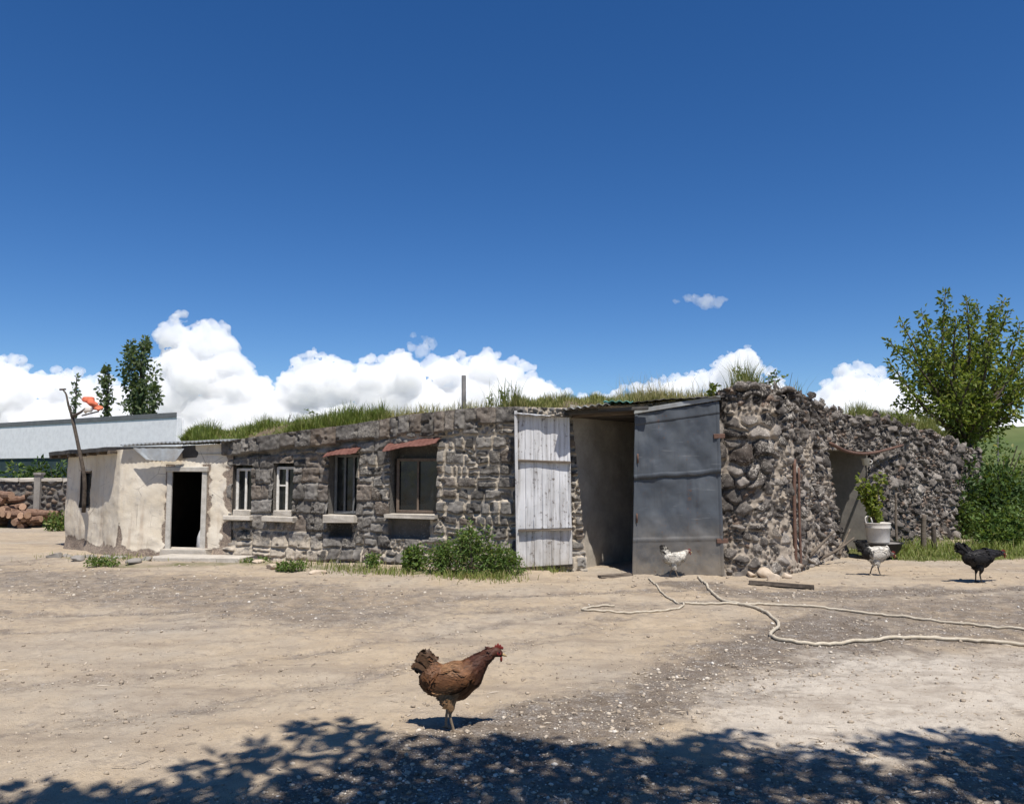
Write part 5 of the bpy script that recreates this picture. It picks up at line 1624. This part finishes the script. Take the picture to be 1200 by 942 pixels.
# ================================================================== THINGS IN THE YARD
# cauldron, tub and plant
cp = GP(1030, 654); s_ = FPX / cp[1]
ca = empty('cauldron', cp, 'wide black iron cauldron holding the white tub', 'cauldron')
R_ = 25.5 / s_; rim = 0.29
m = MB(); prof = [(0.0, 0.035), (R_ * 0.45, 0.045), (R_ * 0.75, 0.10), (R_ * 0.93, 0.19), (R_ * 0.985, rim - 0.02), (R_ * 1.05, rim - 0.005), (R_ * 1.05, rim + 0.012), (R_ * 0.96, rim + 0.008), (R_ * 0.90, 0.20), (R_ * 0.72, 0.12), (0.0, 0.075)]
m.lathe(prof, cp, 32); m.build('bowl', M['black_iron'], ca, True)
for k in range(3):
    a = k * 2.1 + 0.4; m = MB(); q = cp + np.array([math.cos(a) * R_ * 0.6, math.sin(a) * R_ * 0.6, 0]); m.tube([q + np.array([0, 0, -0.02]), q + np.array([0, 0, 0.09])], [0.022, 0.03], 8); m.build('foot', M['black_iron'], ca, True)
m = MB(); m.lathe([(0, rim - 0.012), (R_ * 0.93, rim - 0.006), (R_ * 0.93, rim - 0.03), (0, rim - 0.035)], cp, 28); m.build('lid', M['dim_plaster'], ca, True)
tb = empty('white_tub', cp + np.array([0, 0, rim]), 'worn white enamel tub standing on the black cauldron', 'tub')
r1, r2, hT = 0.19, 0.215, 0.345
m = MB(); m.lathe([(0, 0.002), (r1 * 0.97, 0.002), (r1, 0.02), (r2 * 0.97, hT - 0.09), (r2, hT - 0.085), (r2 * 1.0, hT - 0.07), (r2 * 0.985, hT - 0.06), (r2 * 1.03, hT), (r2 * 1.06, hT + 0.008), (r2 * 1.03, hT + 0.014), (r2 * 0.95, hT - 0.01), (r2 * 0.93, hT - 0.09), (0, hT - 0.10)], cp + np.array([0, 0, rim]), 30)
m.build('bucket', M['white_enamel'], tb, True)
m = MB(); m.tube(curve_pts([cp + np.array([-r2 * 1.02, -0.03, rim + hT - 0.02]), cp + np.array([-r2 * 1.1, -0.04, rim + hT + 0.1]), cp + np.array([-r2 * 0.75, -0.05, rim + hT + 0.13]), cp + np.array([-r2 * 0.55, -0.06, rim + hT + 0.01])], 14), 0.013, 6); m.build('handle', M['white_enamel'], tb, True)
m = MB(); m.lathe([(0, hT - 0.05), (r2 * 0.94, hT - 0.06), (r2 * 0.94, hT - 0.08), (0, hT - 0.09)], cp + np.array([0, 0, rim]), 20); m.build('earth', M['soil'], tb, True)
tp_ = cp + np.array([-0.03, 0.0, rim + hT - 0.05])
pl = grow('potted_plant', tp_, 'leafy green plant growing out of the white tub', 'plant'); P = []; D = []; m = MB()
for k in range(11):
    a = rng.uniform(0, 6.28); hgt = rng.uniform(0.45, 0.95); e = np.array([math.cos(a) * 0.22 - 0.06, math.sin(a) * 0.16, hgt])
    c = curve_pts([tp_, tp_ + e * np.array([0.35, 0.35, 0.55]), tp_ + e], 8); m.tube(c, np.linspace(0.012, 0.004, 8), 5)
    t = rng.uniform(0.2, 1, 40) * 6.99; i = t.astype(int); p = c[i] * (1 - (t - i)[:, None]) + c[i + 1] * (t - i)[:, None]
    d = rng.normal(size=p.shape); d[:, 2] *= 0.4; d /= np.linalg.norm(d, axis=1)[:, None]; P.append(p + d * 0.05); D.append(d)
m.build('stem', M['bark'], pl, True); P = np.concatenate(P); D = np.concatenate(D)
foliage_mesh('foliage', P, rng.uniform(0.06, 0.125, len(P)), M['leaf_tree'], pl, D, 0.75, 0.4, 0.12, 0.6)


def stick(name, pts, r0, r1, mat, label, cat, n=8):
    m = MB(); m.tube(curve_pts(pts, 14), np.linspace(r0, r1, 14), n); o = m.build(name, M[mat], None, True); return tag(o, label, cat)


p = GP(1052, 643); stick('stake', [p, p + np.array([0.01, 0.05, 0.5]), AT(1050, 577, p[1] + 0.1)], 0.028, 0.022, 'timber', 'thin upright wooden stake just right of the white tub', 'stake')
p = GP(1083, 645); stick('fence_post', [p, p + np.array([0.0, 0, 0.3]), AT(1083, 603, p[1])], 0.055, 0.045, 'timber', 'pale short wooden post before the rubble wall, left of a pair', 'post')
p = GP(1095, 644); stick('fence_post', [p, p + np.array([0.0, 0, 0.25]), AT(1094, 616, p[1])], 0.05, 0.042, 'bark', 'dark short wooden post before the rubble wall, right of a pair', 'post')
p = GP(933, 671); stick('iron_pipe', [p, AT(931, 600, p[1] + 0.05), AT(931, 538, p[1] + 0.16)], 0.028, 0.026, 'rust_iron', 'rusty brown iron pipe leaning on the rubble wall, taller one', 'pipe')
p = GP(939, 670); stick('iron_pipe', [p, AT(937, 610, p[1] + 0.05), AT(936, 548, p[1] + 0.16)], 0.02, 0.018, 'rust_iron', 'thinner rusty rod leaning beside the taller iron pipe', 'pipe')
for k, (a, b, c_, lab) in enumerate([((948, 652), (962, 638), (978, 622), 'crooked dry branch leaning at the left jamb of the side doorway'), ((958, 656), (980, 645), (1001, 630), 'long pale dry branch lying before the side doorway'), ((938, 640), (946, 655), (955, 660), 'short bent dry branch at the foot of the iron pipes'), ((984, 650), (988, 638), (996, 620), 'upright twig standing beside the side doorway')]):
    Y0 = [13.15, 13.45, 12.85, 14.35][k]
    stick('dry_branch', [AT(*a, Y0), AT(*b, Y0 + 0.1), AT(*c_, Y0 + 0.25)], 0.03, 0.014, 'timber', lab, 'branch', 6)
# stones at the wall foot right of the grey door
for (px, py, s1, lab) in [(880, 675, 0.09, 'whitish round stone at the wall foot, left of the tan one'), (896, 676, 0.15, 'large flat tan stone at the wall foot by the grey door'), (907, 681, 0.09, 'pale small stone in front of the large tan one'), (922, 678, 0.08, 'small brown stone right of the large tan one')]:
    p = GP(px, py); V, F = rock(s1, 3, 0.6); o = mesh('pale_stone', V + p + np.array([0, 0, s1 * 0.35]), F, M['tan_rock'], None, None, False); tag(o, lab, 'stone')
a, b = GP(878, 686, 0.03), GP(954, 689, 0.03)
m = MB(); m.bar(a, b, 0.10, 0.045, jit=0.006); tag(m.build('plank', M['bark']), 'dark old plank lying on the ground right of the grey door', 'plank')
a, b = GP(702, 676, 0.02), GP(740, 674, 0.02); m = MB(); m.bar(a, b, 0.12, 0.04, jit=0.006); tag(m.build('plank', M['timber']), 'short grey board lying on the gate threshold', 'plank')
# white lamp on the wall above the side doorway
u = side_px(1006); p = side_pt(u, side_z(1006, 541), 0.17)
wl = empty('wall_cup', p, 'small white enamel cup hanging on the wall above the side doorway', 'cup')
m = MB(); m.lathe([(0, -0.07), (0.06, -0.07), (0.08, 0.06), (0.087, 0.065), (0.075, 0.06), (0.055, -0.055), (0, -0.055)], p, 18); m.build('cup', M['white_enamel'], wl, True)
m = MB(); m.tube(curve_pts([p + np.array([0.08, 0, 0.04]), p + np.array([0.125, 0, 0.02]), p + np.array([0.12, 0, -0.03]), p + np.array([0.068, 0, -0.04])], 8), 0.009, 6); m.build('handle', M['white_enamel'], wl, True)
# small stones along the annex foot
for (px, py, s1, lab) in [(64, 657, 0.13, 'flat brown stone at the far left foot of the annex'), (92, 660, 0.15, 'brown stone in the weeds under the annex window'), (158, 662, 0.14, 'lone grey brown stone left of the doorstep'), (172, 658, 0.11, 'small stone touching the doorstep'), (78, 652, 0.10, 'small stone at the annex corner above the far left stone'), (106, 655, 0.12, 'broken plinth stone under the annex window, right of the weeds'), (124, 657, 0.10, 'rounded stone before the annex corner crack'), (141, 657, 0.12, 'angular brown stone right below the annex corner'), (303, 664, 0.12, 'pale stone right of the doorstep'), (320, 668, 0.15, 'broad pale stone below the first white windows'), (372, 672, 0.14, 'pale flat stone below the red awning window')]:
    p = GP(px, py); V, F = rock(s1, 3, 0.5); tag(mesh('foot_stone', V + p + np.array([0, 0, s1 * 0.2]), F, M['tan_rock' if px > 200 else 'dim_plaster'], None, None, False), lab, 'stone')


# hoses
def hose(pts, label, r=0.014):
    P = np.array([GP(*q) for q in pts]); C = curve_pts(P, 160)
    C[:, 2] = ground_z(C[:, 0], C[:, 1]) + r * 0.9 + 0.004
    m = MB(); m.tube(C, r, 8); tag(m.build('garden_hose', M['hose'], None, True), label, 'hose')


hose([(760, 678), (766, 684), (780, 698), (801, 709), (787, 716), (733, 718), (690, 717), (682, 714), (696, 710), (720, 708.5)], 'pale hose looped on the ground before the grey door', 0.012)
hose([(818, 678), (824, 684), (843, 702), (868, 710), (892, 717), (909, 727), (912, 735), (903, 745), (913, 753), (960, 757), (1010, 752), (1080, 748), (1150, 751), (1230, 759)], 'long pale hose bending in an S towards the right edge', 0.017)
hose([(802, 708), (845, 709), (905, 710), (960, 714), (1040, 721), (1120, 730), (1230, 742)], 'straighter pale hose running right behind the bent one', 0.013)


# gravel
def gravel():
    V_, F_, C_ = [], [], []; nb = 0
    def scatter(n, pyr, sz, dens):
        nonlocal nb
        py = rng.uniform(*pyr, n); px = rng.uniform(-30, 1230, n)
        P = np.array([G(a, b) for a, b in zip(px, py)])
        gr, gn, pl = ground_zones(P[:, 0], P[:, 1])
        ok = rng.random(n) < dens(gr, gn, pl); P = P[ok]; gr = gr[ok]; P[:, 2] = ground_z(P[:, 0], P[:, 1])
        for p, g_ in zip(P, gr):
            s = sz[0] * math.exp(rng.exponential(0.38)) ; s = min(s, sz[1])
            V, F = rock(s, 1, 0.65); V = V + p + np.array([0, 0, s * 0.15])
            V_.append(V); F_.append(F + nb); nb += len(V)
            C_.append(np.tile([rng.beta(1.7, 1.6) if g_ > 0.35 else 0.25 + 0.5 * rng.beta(2, 2.4), 0, 0], (len(V), 1)))
    scatter(15000, (775, 960), (0.006, 0.022), lambda g, n, p: 0.16 + 0.8 * g)
    scatter(9000, (690, 800), (0.007, 0.024), lambda g, n, p: 0.16 + 0.75 * g)
    scatter(2600, (655, 700), (0.011, 0.034), lambda g, n, p: 0.35 + 0.4 * g)
    o = mesh('gravel', np.concatenate(V_), np.concatenate(F_), M['gravel'], None, np.concatenate(C_))
    tag(o, 'loose grey and whitish gravel scattered over the yard', 'gravel', kind='stuff')


gravel()


def straw():
    n = 900; px = rng.uniform(-20, 1220, n); py = 655 + 300 * rng.random(n) ** 1.3
    P = np.array([G(a, b) for a, b in zip(px, py)]); cl = fbm(P[:, 0] * 1.1, P[:, 1] * 1.1, 131, 3); P = P[rng.random(n) < sstep(0.38, 0.62, cl)]
    n = len(P); P[:, 2] = ground_z(P[:, 0], P[:, 1]) + 0.004
    a = rng.uniform(0, 3.14, n); L = rng.uniform(0.03, 0.11, n); d = np.stack([np.cos(a), np.sin(a), rng.normal(0, 0.05, n)], 1) * L[:, None]; q = np.stack([-np.sin(a), np.cos(a), 0 * a], 1) * 0.003
    V = np.stack([P - q, P + q, P + d + q, P + d - q, P + d * 0.5 + np.array([0, 0, 0.006])], 1).reshape(-1, 3); b = (np.arange(n) * 5)[:, None]
    F = np.concatenate([b + np.array([[0, 4, 1]]), b + np.array([[1, 4, 2]]), b + np.array([[2, 4, 3]]), b + np.array([[3, 4, 0]])])
    c = np.repeat(np.stack([rng.uniform(0.2, 0.9, n), 0 * a, 0 * a], 1), 5, axis=0)
    tag(mesh('straw', V, F, M['gravel'], None, c), 'scattered bits of straw and twig on the yard dirt', 'straw', kind='stuff')


straw()

# ================================================================== HENS
def hen(loc, scale, label, colf, tail='low', head=(0.29, 0.485), beak_dir=(0.9, -0.4), comb=1.0, feet=((-0.03, 0.045), (0.03, -0.045)), body_tilt=0.0, fluffy=1.0, legcol=(0.16, 0.12, 0.08), flip=1):
    root = empty('hen', loc, label, 'hen')
    m = MB()
    def ell(c, r, tilt=0.0, s=2):
        V = ICO3[0] * np.array(r); ct, st = math.cos(tilt), math.sin(tilt)
        V = np.stack([V[:, 0] * ct - V[:, 2] * st, V[:, 1], V[:, 0] * st + V[:, 2] * ct], 1); m.add(V + np.array(c), ICO3[1])
    def chain(P, Rr, n=14, k=12, flat=1.0):
        C = curve_pts(P, n); t = np.linspace(0, len(Rr) - 1, n); r = np.interp(t, range(len(Rr)), Rr); mm = MB(); mm.tube(C, r, k)
        V = np.concatenate(mm.V); cy = np.repeat(C[:, 1], k); V[:, 1] = cy + (V[:, 1] - cy) * flat; m.add(V, mm.F)
    bt = body_tilt
    ell((0.045, 0, 0.318), (0.165, 0.092, 0.098), 0.26 + bt)
    ell((0.128, 0, 0.328), (0.088, 0.08, 0.085), 0.5 + bt)
    chain([(0.055, 0, 0.30), (0.03, 0, 0.235), (0.018, 0, 0.20)], [0.092, 0.076 * fluffy, 0.05], 10, 16, 0.95)
    chain([(-0.06, 0, 0.31), (-0.02, 0, 0.25), (0.0, 0, 0.21)], [0.075, 0.068 * fluffy, 0.045], 10, 14, 0.95)
    chain([(0.12, 0, 0.31), (0.075, 0, 0.25), (0.045, 0, 0.215)], [0.078, 0.066, 0.04], 10, 14, 0.95)
    ell((-0.075, 0, 0.315), (0.09 * fluffy, 0.08, 0.095), -0.7)
    for s in (-1, 1):
        ell((0.025, s * 0.088, 0.315), (0.125, 0.022, 0.068), 0.20 + bt)
        ell((0.015, s * 0.040, 0.215), (0.046 * fluffy, 0.036, 0.062), 0.15)
    hx_, hz_ = head
    chain([(0.14, 0, 0.35), (0.14 + (hx_ - 0.14) * 0.42, 0, 0.36 + (hz_ - 0.36) * 0.55), (hx_ - 0.02, 0, hz_ + 0.003)], [0.092, 0.066, 0.044, 0.034], 14)
    ell((hx_, 0, hz_), (0.040, 0.028, 0.031), -0.3)
    ell((hx_ + 0.022, 0, hz_ - 0.010), (0.026, 0.019, 0.021), -0.35)
    tails = {'low': [(-0.09, 0, 0.34), (-0.14, 0, 0.42), (-0.165, 0, 0.455)], 'up': [(-0.08, 0, 0.34), (-0.15, 0, 0.44), (-0.18, 0, 0.51)], 'fan': [(-0.08, 0, 0.34), (-0.17, 0, 0.42), (-0.24, 0, 0.47)]}[tail]
    chain(tails, [0.075, 0.055, 0.03], 10, 12, 0.45)
    for s, (fx, fy) in zip((1, -1), feet):
        hip = (0.015, s * 0.045, 0.19); hock = (0.012 + fx * 0.45 - 0.012, fy, 0.105)
        chain([hip, (0.016 + fx * 0.2, s * 0.045, 0.15), hock, (fx + 0.0, fy, 0.014)], [0.036, 0.024, 0.0105, 0.0095], 18, 10)
        for a in (-0.55, 0.0, 0.55, 3.14):
            L = 0.062 if abs(a) < 1 else 0.03
            chain([(fx, fy, 0.012), (fx + math.cos(a) * L * 0.6, fy + math.sin(a) * L * 0.6, 0.011), (fx + math.cos(a) * L, fy + math.sin(a) * L, 0.005)], [0.0085, 0.0075, 0.0045], 6, 6)
    tmp = m.build('tmp', M['feather'], None)
    md = tmp.modifiers.new('r', 'REMESH'); md.mode = 'VOXEL'; md.voxel_size = 0.0058
    sm = tmp.modifiers.new('s', 'SMOOTH'); sm.factor = 0.5; sm.iterations = 9
    dg = bpy.context.evaluated_depsgraph_get(); ev = tmp.evaluated_get(dg); me = ev.to_mesh()
    V = np.zeros(len(me.vertices) * 3); me.vertices.foreach_get('co', V); V = V.reshape(-1, 3)
    N = np.zeros(len(me.vertices) * 3); me.vertices.foreach_get('normal', N); N = N.reshape(-1, 3)
    Fq = [list(p.vertices) for p in me.polygons]
    ev.to_mesh_clear(); old = tmp.data; bpy.data.objects.remove(tmp); bpy.data.meshes.remove(old)
    C = colf(V)
    leg = V[:, 2] < 0.125
    C[leg] = np.array(legcol)
    # overlapping feathers laid over the body
    n = len(V); cand = np.where((V[:, 2] > 0.17) & (V[:, 0] < hx_ - 0.01))[0]
    pick = rng.choice(cand, 2400); p = V[pick]; nn = N[pick]
    back_ = np.tile([-1.0, 0, -0.25], (len(p), 1))
    neck = (p[:, 0] > 0.15) & (p[:, 2] > 0.38); back_[neck] = [-0.6, 0, -1.0]
    rump = (p[:, 0] < -0.07); back_[rump] = np.array(tails[2]) - np.array(tails[0])
    back_ += rng.normal(0, 0.13, back_.shape)
    d = back_ - nn * np.sum(back_ * nn, 1)[:, None]; d /= np.linalg.norm(d, axis=1)[:, None] + 1e-9
    sdv = np.cross(nn, d); L = np.where(neck, 0.035, 0.042)[:, None] * rng.uniform(0.7, 1.3, (len(p), 1)); Wd = L * 0.34
    q0 = p + nn * 0.001; q1 = p + d * L * 0.5 + nn * 0.0022; q2 = p + d * L + nn * 0.0008
    FV = np.stack([q0 - sdv * Wd * 0.5, q0 + sdv * Wd * 0.5, q1 + sdv * Wd, q2, q1 - sdv * Wd], 1).reshape(-1, 3)
    fc = colf(p) * rng.uniform(0.82, 1.16, (len(p), 1)); FC = np.repeat(fc, 5, axis=0)
    FC.reshape(-1, 5, 3)[:, 3] *= 0.62
    b = np.arange(len(p)) * 5 + n
    Ff = [[k, k + 1, k + 2, k + 3, k + 4] for k in b]
    n2 = n + len(FV)
    # tail feathers: curved blades
    TV, TF, TC = [], [], []; tp0, tp2 = np.array(tails[0]), np.array(tails[2]); td = (tp2 - tp0) / np.linalg.norm(tp2 - tp0); up = np.array([-td[2], 0, td[0]]) * -1
    k0 = n2
    for k in range(26):
        sp = rng.uniform(-1, 1); b0 = tp0 + td * 0.05 + up * sp * 0.03 + np.array([0, rng.normal(0, 0.018), 0])
        Lk = (1 - 0.35 * abs(sp)) * {'low': 0.125, 'up': 0.15, 'fan': 0.18}[tail] * rng.uniform(0.75, 1.1); dr = td + up * sp * 0.75 + np.array([0, rng.normal(0, 0.12), 0]); dr /= np.linalg.norm(dr)
        wv = np.cross(dr, [0, 1, 0]); wv /= np.linalg.norm(wv); pts = []
        for t, ww in ((0, 0.006), (0.35, 0.014), (0.7, 0.015), (0.92, 0.008)):
            c = b0 + dr * Lk * t + np.array([0, 0, -0.02]) * t * t; pts += [c - wv * ww, c + wv * ww]
        pts.append(b0 + dr * Lk + np.array([0, 0, -0.02])); TV += pts
        TF += [[k0, k0 + 1, k0 + 3, k0 + 2], [k0 + 2, k0 + 3, k0 + 5, k0 + 4], [k0 + 4, k0 + 5, k0 + 7, k0 + 6], [k0 + 6, k0 + 7, k0 + 8]]; k0 += 9
        TC += [colf(np.array([tp2]))[0] * rng.uniform(0.7, 1.25)] * 9
    V = np.vstack([V, FV, np.array(TV)]); C = np.vstack([C, FC, np.array(TC)]); Fq = Fq + Ff + TF
    def place(V): V = np.array(V, float) * scale; V[:, 0] *= flip; return V
    o = mesh('body', place(V), Fq, M['feather'], root, np.clip(C, 0, 1), True, world=False)
    # head parts
    bd = np.array([beak_dir[0], 0, beak_dir[1]]); bd /= np.linalg.norm(bd); hb = np.array([hx_ + 0.040, 0, hz_ - 0.014])
    mm = MB(); mm.tube([hb - bd * 0.008, hb + bd * 0.012, hb + bd * 0.030 + np.array([0, 0, -0.004])], [0.0115, 0.0085, 0.0015], 8)
    mesh('beak', place(mm.V[0]), mm.F, M['beak'], root, None, True, world=False)
    if comb:
        mm = MB()
        for k, (dx, hh) in enumerate([(0.026, 0.010), (0.014, 0.017), (0.0, 0.020), (-0.014, 0.016), (-0.026, 0.009)]):
            V_ = ICO2[0] * np.array([0.0085, 0.0045, hh * comb]); mm.add(V_ + np.array([hx_ + 0.012 + dx, 0, hz_ + 0.027 + hh * 0.35 - abs(dx - 0.0) * 0.25]), ICO2[1])
        mesh('comb', place(np.concatenate(mm.V)), mm.F, M['comb'], root, None, True, world=False)
        for s in (-1, 1):
            V_ = ICO2[0] * np.array([0.008, 0.005, 0.017 * comb]) + np.array([hx_ + 0.032, s * 0.008, hz_ - 0.042])
            mesh('wattle', place(V_), [list(f) for f in ICO2[1]], M['comb'], root, None, True, world=False)
        for s in (-1, 1):
            V_ = ICO2[0] * np.array([0.014, 0.004, 0.012]) + np.array([hx_ + 0.018, s * 0.0255, hz_ - 0.006])
            mesh('face_patch', place(V_), [list(f) for f in ICO2[1]], M['comb'], root, None, True, world=False)
    for s in (-1, 1):
        V_ = ICO2[0] * 0.0058 + np.array([hx_ + 0.020, s * 0.0285, hz_ + 0.004])
        mesh('eye', place(V_), [list(f) for f in ICO2[1]], M['eye'], root, None, True, world=False)
    return root


def c_brown(V):
    x, z = V[:, 0], V[:, 2]; n = fbm(x * 25 + V[:, 1] * 9, z * 25, 5, 3)[:, None]
    body = np.array([0.165, 0.072, 0.030]); light = np.array([0.33, 0.20, 0.105]); dark = np.array([0.068, 0.023, 0.012]); tail_ = np.array([0.10, 0.055, 0.03])
    c = body + (light - body) * (sstep(0.31, 0.24, z) * sstep(-0.1, -0.02, x) * sstep(0.13, 0.06, x))[:, None] * 0.95
    c = c + (light - c) * (sstep(0.35, 0.40, z) * sstep(0.14, 0.05, x) * sstep(-0.06, 0.0, x))[:, None] * 0.45
    nk = sstep(0.11, 0.2, x + (z - 0.4) * 0.5)[:, None]; c = c + (dark - c) * nk
    tl = sstep(-0.06, -0.12, x)[:, None] * sstep(0.3, 0.38, z)[:, None]; c = c + (tail_ - c) * tl
    wing = (np.abs(V[:, 1]) > 0.08) & (z < 0.30) & (z > 0.255) & (x < 0.12); c[wing] *= 0.55
    return c * (0.65 + 0.7 * n)


def c_white_black(V):
    x, z = V[:, 0], V[:, 2]; n = fbm(x * 22, z * 22 + V[:, 1] * 8, 15, 3)[:, None]
    c = np.tile([0.66, 0.62, 0.55], (len(V), 1)); dk = np.array([0.02, 0.018, 0.016])
    tl = sstep(-0.05, -0.09, x)[:, None]; c = c + (dk - c) * tl
    nk = sstep(0.17, 0.24, x)[:, None]; c = c + (np.array([0.13, 0.115, 0.10]) - c) * nk
    bl = sstep(0.25, 0.20, z)[:, None] * sstep(0.45, 0.62, n); c = c + (np.array([0.25, 0.22, 0.19]) - c) * bl
    return c * (0.8 + 0.4 * n)


def c_white(V):
    x, z = V[:, 0], V[:, 2]; n = fbm(x * 22, z * 22 + V[:, 1] * 8, 25, 3)[:, None]
    c = np.tile([0.70, 0.66, 0.58], (len(V), 1)); dk = np.array([0.03, 0.025, 0.022])
    c = c + (dk - c) * (sstep(-0.12, -0.15, x) * sstep(0.40, 0.45, z))[:, None]
    c = c + (np.array([0.16, 0.10, 0.075]) - c) * sstep(0.22, 0.27, x)[:, None]
    sp = sstep(0.58, 0.66, n) * 0.5; c = c + (np.array([0.2, 0.17, 0.14]) - c) * sp
    return c * (0.85 + 0.3 * n)


def c_black(V):
    n = fbm(V[:, 0] * 22, V[:, 2] * 22, 35, 3)[:, None]
    return np.tile([0.018, 0.016, 0.016], (len(V), 1)) * (0.5 + 1.2 * n)


hen(GP(524, 856), 1.0, 'brown hen walking on the bare yard in the foreground', c_brown, 'low', (0.30, 0.475), (0.9, -0.35), 1.0, ((-0.012, 0.045), (0.045, -0.045)), 0.0, 1.0, (0.22, 0.17, 0.12))
hen(GP(789, 676), 0.88, 'small white hen with dark tail tip before the grey door', c_white, 'up', (0.265, 0.43), (0.9, -0.3), 0.9, ((-0.05, 0.045), (0.07, -0.045)), -0.1, 0.85, (0.20, 0.16, 0.12))
hen(GP(1026, 674), 1.06, 'white hen with black tail standing before the cauldron', c_white_black, 'fan', (0.25, 0.30), (0.75, -0.65), 0.8, ((-0.06, 0.045), (0.05, -0.045)), -0.2, 1.1, (0.10, 0.085, 0.07))
hen(GP(1146, 683), 1.12, 'black hen walking on the path by the grass verge', c_black, 'fan', (0.325, 0.37), (0.95, -0.2), 0.8, ((-0.01, 0.03), (0.03, -0.03)), -0.12, 1.0, (0.03, 0.027, 0.025))

# ================================================================== CLOUDS
CY = 1500.0
PXM = CY / FPX


def cloud(prof, bottom, n, rr, label, seed, mat='cloud', depth=30, vox=2.6, group='cumulus clouds', low=560):
    r_ = np.random.default_rng(seed); pr = np.array(prof, float); m = MB()
    c0 = AT((pr[0, 0] + pr[-1, 0]) / 2, (pr[:, 1].min() + bottom) / 2, CY)
    for k in range(n):
        px = r_.uniform(pr[0, 0], pr[-1, 0]); top = np.interp(px, pr[:, 0], pr[:, 1])
        edge = min(px - pr[0, 0], pr[-1, 0] - px)
        r = r_.uniform(*rr) * (0.55 + 0.45 * min(1, edge / 30))
        f = r_.random() ** 1.5; py = top + r * 0.9 + f * max(0, bottom - top - r)
        r2 = r * (1 + 1.3 * f)
        c = AT(px, py, CY); c[1] += r_.normal(0, 0.5) * depth + (0.9 - f) * 0 - f * 10
        V = ICO2[0] * r2 * PXM * np.array([1.1, 1.0, 0.92]); m.add(V + c, ICO2[1])
    if mat == 'cloud':
        for k in range(int(n * 1.5)):
            px = r_.uniform(pr[0, 0], pr[-1, 0]); top = np.interp(px, pr[:, 0], pr[:, 1]); r = r_.uniform(1.6, 6)
            c = AT(px, top + r_.normal(3, 5), CY); c[1] += r_.normal(0, 10)
            m.add(ICO2[0] * r * PXM * np.array([1.25, 1.0, 0.85]) + c, ICO2[1])
    o = mesh('cloud', np.concatenate(m.V) - c0, m.F, M[mat], None, None, True)
    o.location = tuple(c0)
    md = o.modifiers.new('r', 'REMESH'); md.mode = 'VOXEL'; md.voxel_size = vox; md.use_smooth_shade = True
    for nm, sz, st in (('big', 38, 26), ('mid', 15, 17), ('small', 7, 9)):
        tx = bpy.data.textures.new(nm, 'CLOUDS'); tx.noise_scale = sz; tx.noise_depth = 3; tx.noise_basis = 'ORIGINAL_PERLIN'
        dm = o.modifiers.new(nm, 'DISPLACE'); dm.texture = tx; dm.strength = st; dm.mid_level = 0.5; dm.texture_coords = 'LOCAL'
    return tag(o, label, 'cloud', None)


cloud([(-110, 430), (-40, 412), (0, 424), (25, 430), (55, 440), (95, 436), (118, 446), (150, 455), (195, 470)], 545, 120, (9, 24), 'wide white cloud behind the white shed at the left edge', 1)
cloud([(186, 430), (196, 384), (210, 375), (222, 388), (246, 379), (262, 388), (272, 410), (284, 432), (298, 440), (308, 455), (325, 465), (340, 478)], 545, 170, (7, 22), 'tall towering white cumulus cloud left of centre', 2)
cloud([(318, 470), (336, 436), (350, 424), (372, 417), (392, 424), (408, 432), (432, 419), (450, 432), (465, 412), (484, 424), (498, 430), (520, 418), (546, 426), (566, 418), (590, 424), (612, 434), (636, 448), (668, 466)], 545, 260, (7, 20), 'long heaped white cloud above the middle of the barn', 3)
cloud([(664, 470), (735, 462), (765, 448), (800, 440), (830, 436), (852, 418), (872, 409), (886, 418), (905, 440), (930, 470)], 545, 120, (6, 17), 'white cloud bank rising above the grey door', 4)
cloud([(950, 478), (962, 456), (980, 440), (1002, 431), (1022, 433), (1045, 446), (1075, 462), (1110, 474), (1150, 482), (1200, 488), (1260, 484), (1330, 500)], 560, 170, (8, 22), 'smooth domed white cloud left of and behind the tree', 5)
cloud([(482, 392), (490, 388), (502, 390), (510, 398)], 412, 14, (3, 7), 'small thin cloud wisp above the long heaped cloud', 6, 'wisp', 10, 1.5)
cloud([(792, 350), (806, 344), (822, 342), (846, 345)], 358, 16, (2.5, 6), 'faint small cloud wisp high above the grey door', 7, 'wisp', 10, 1.5)
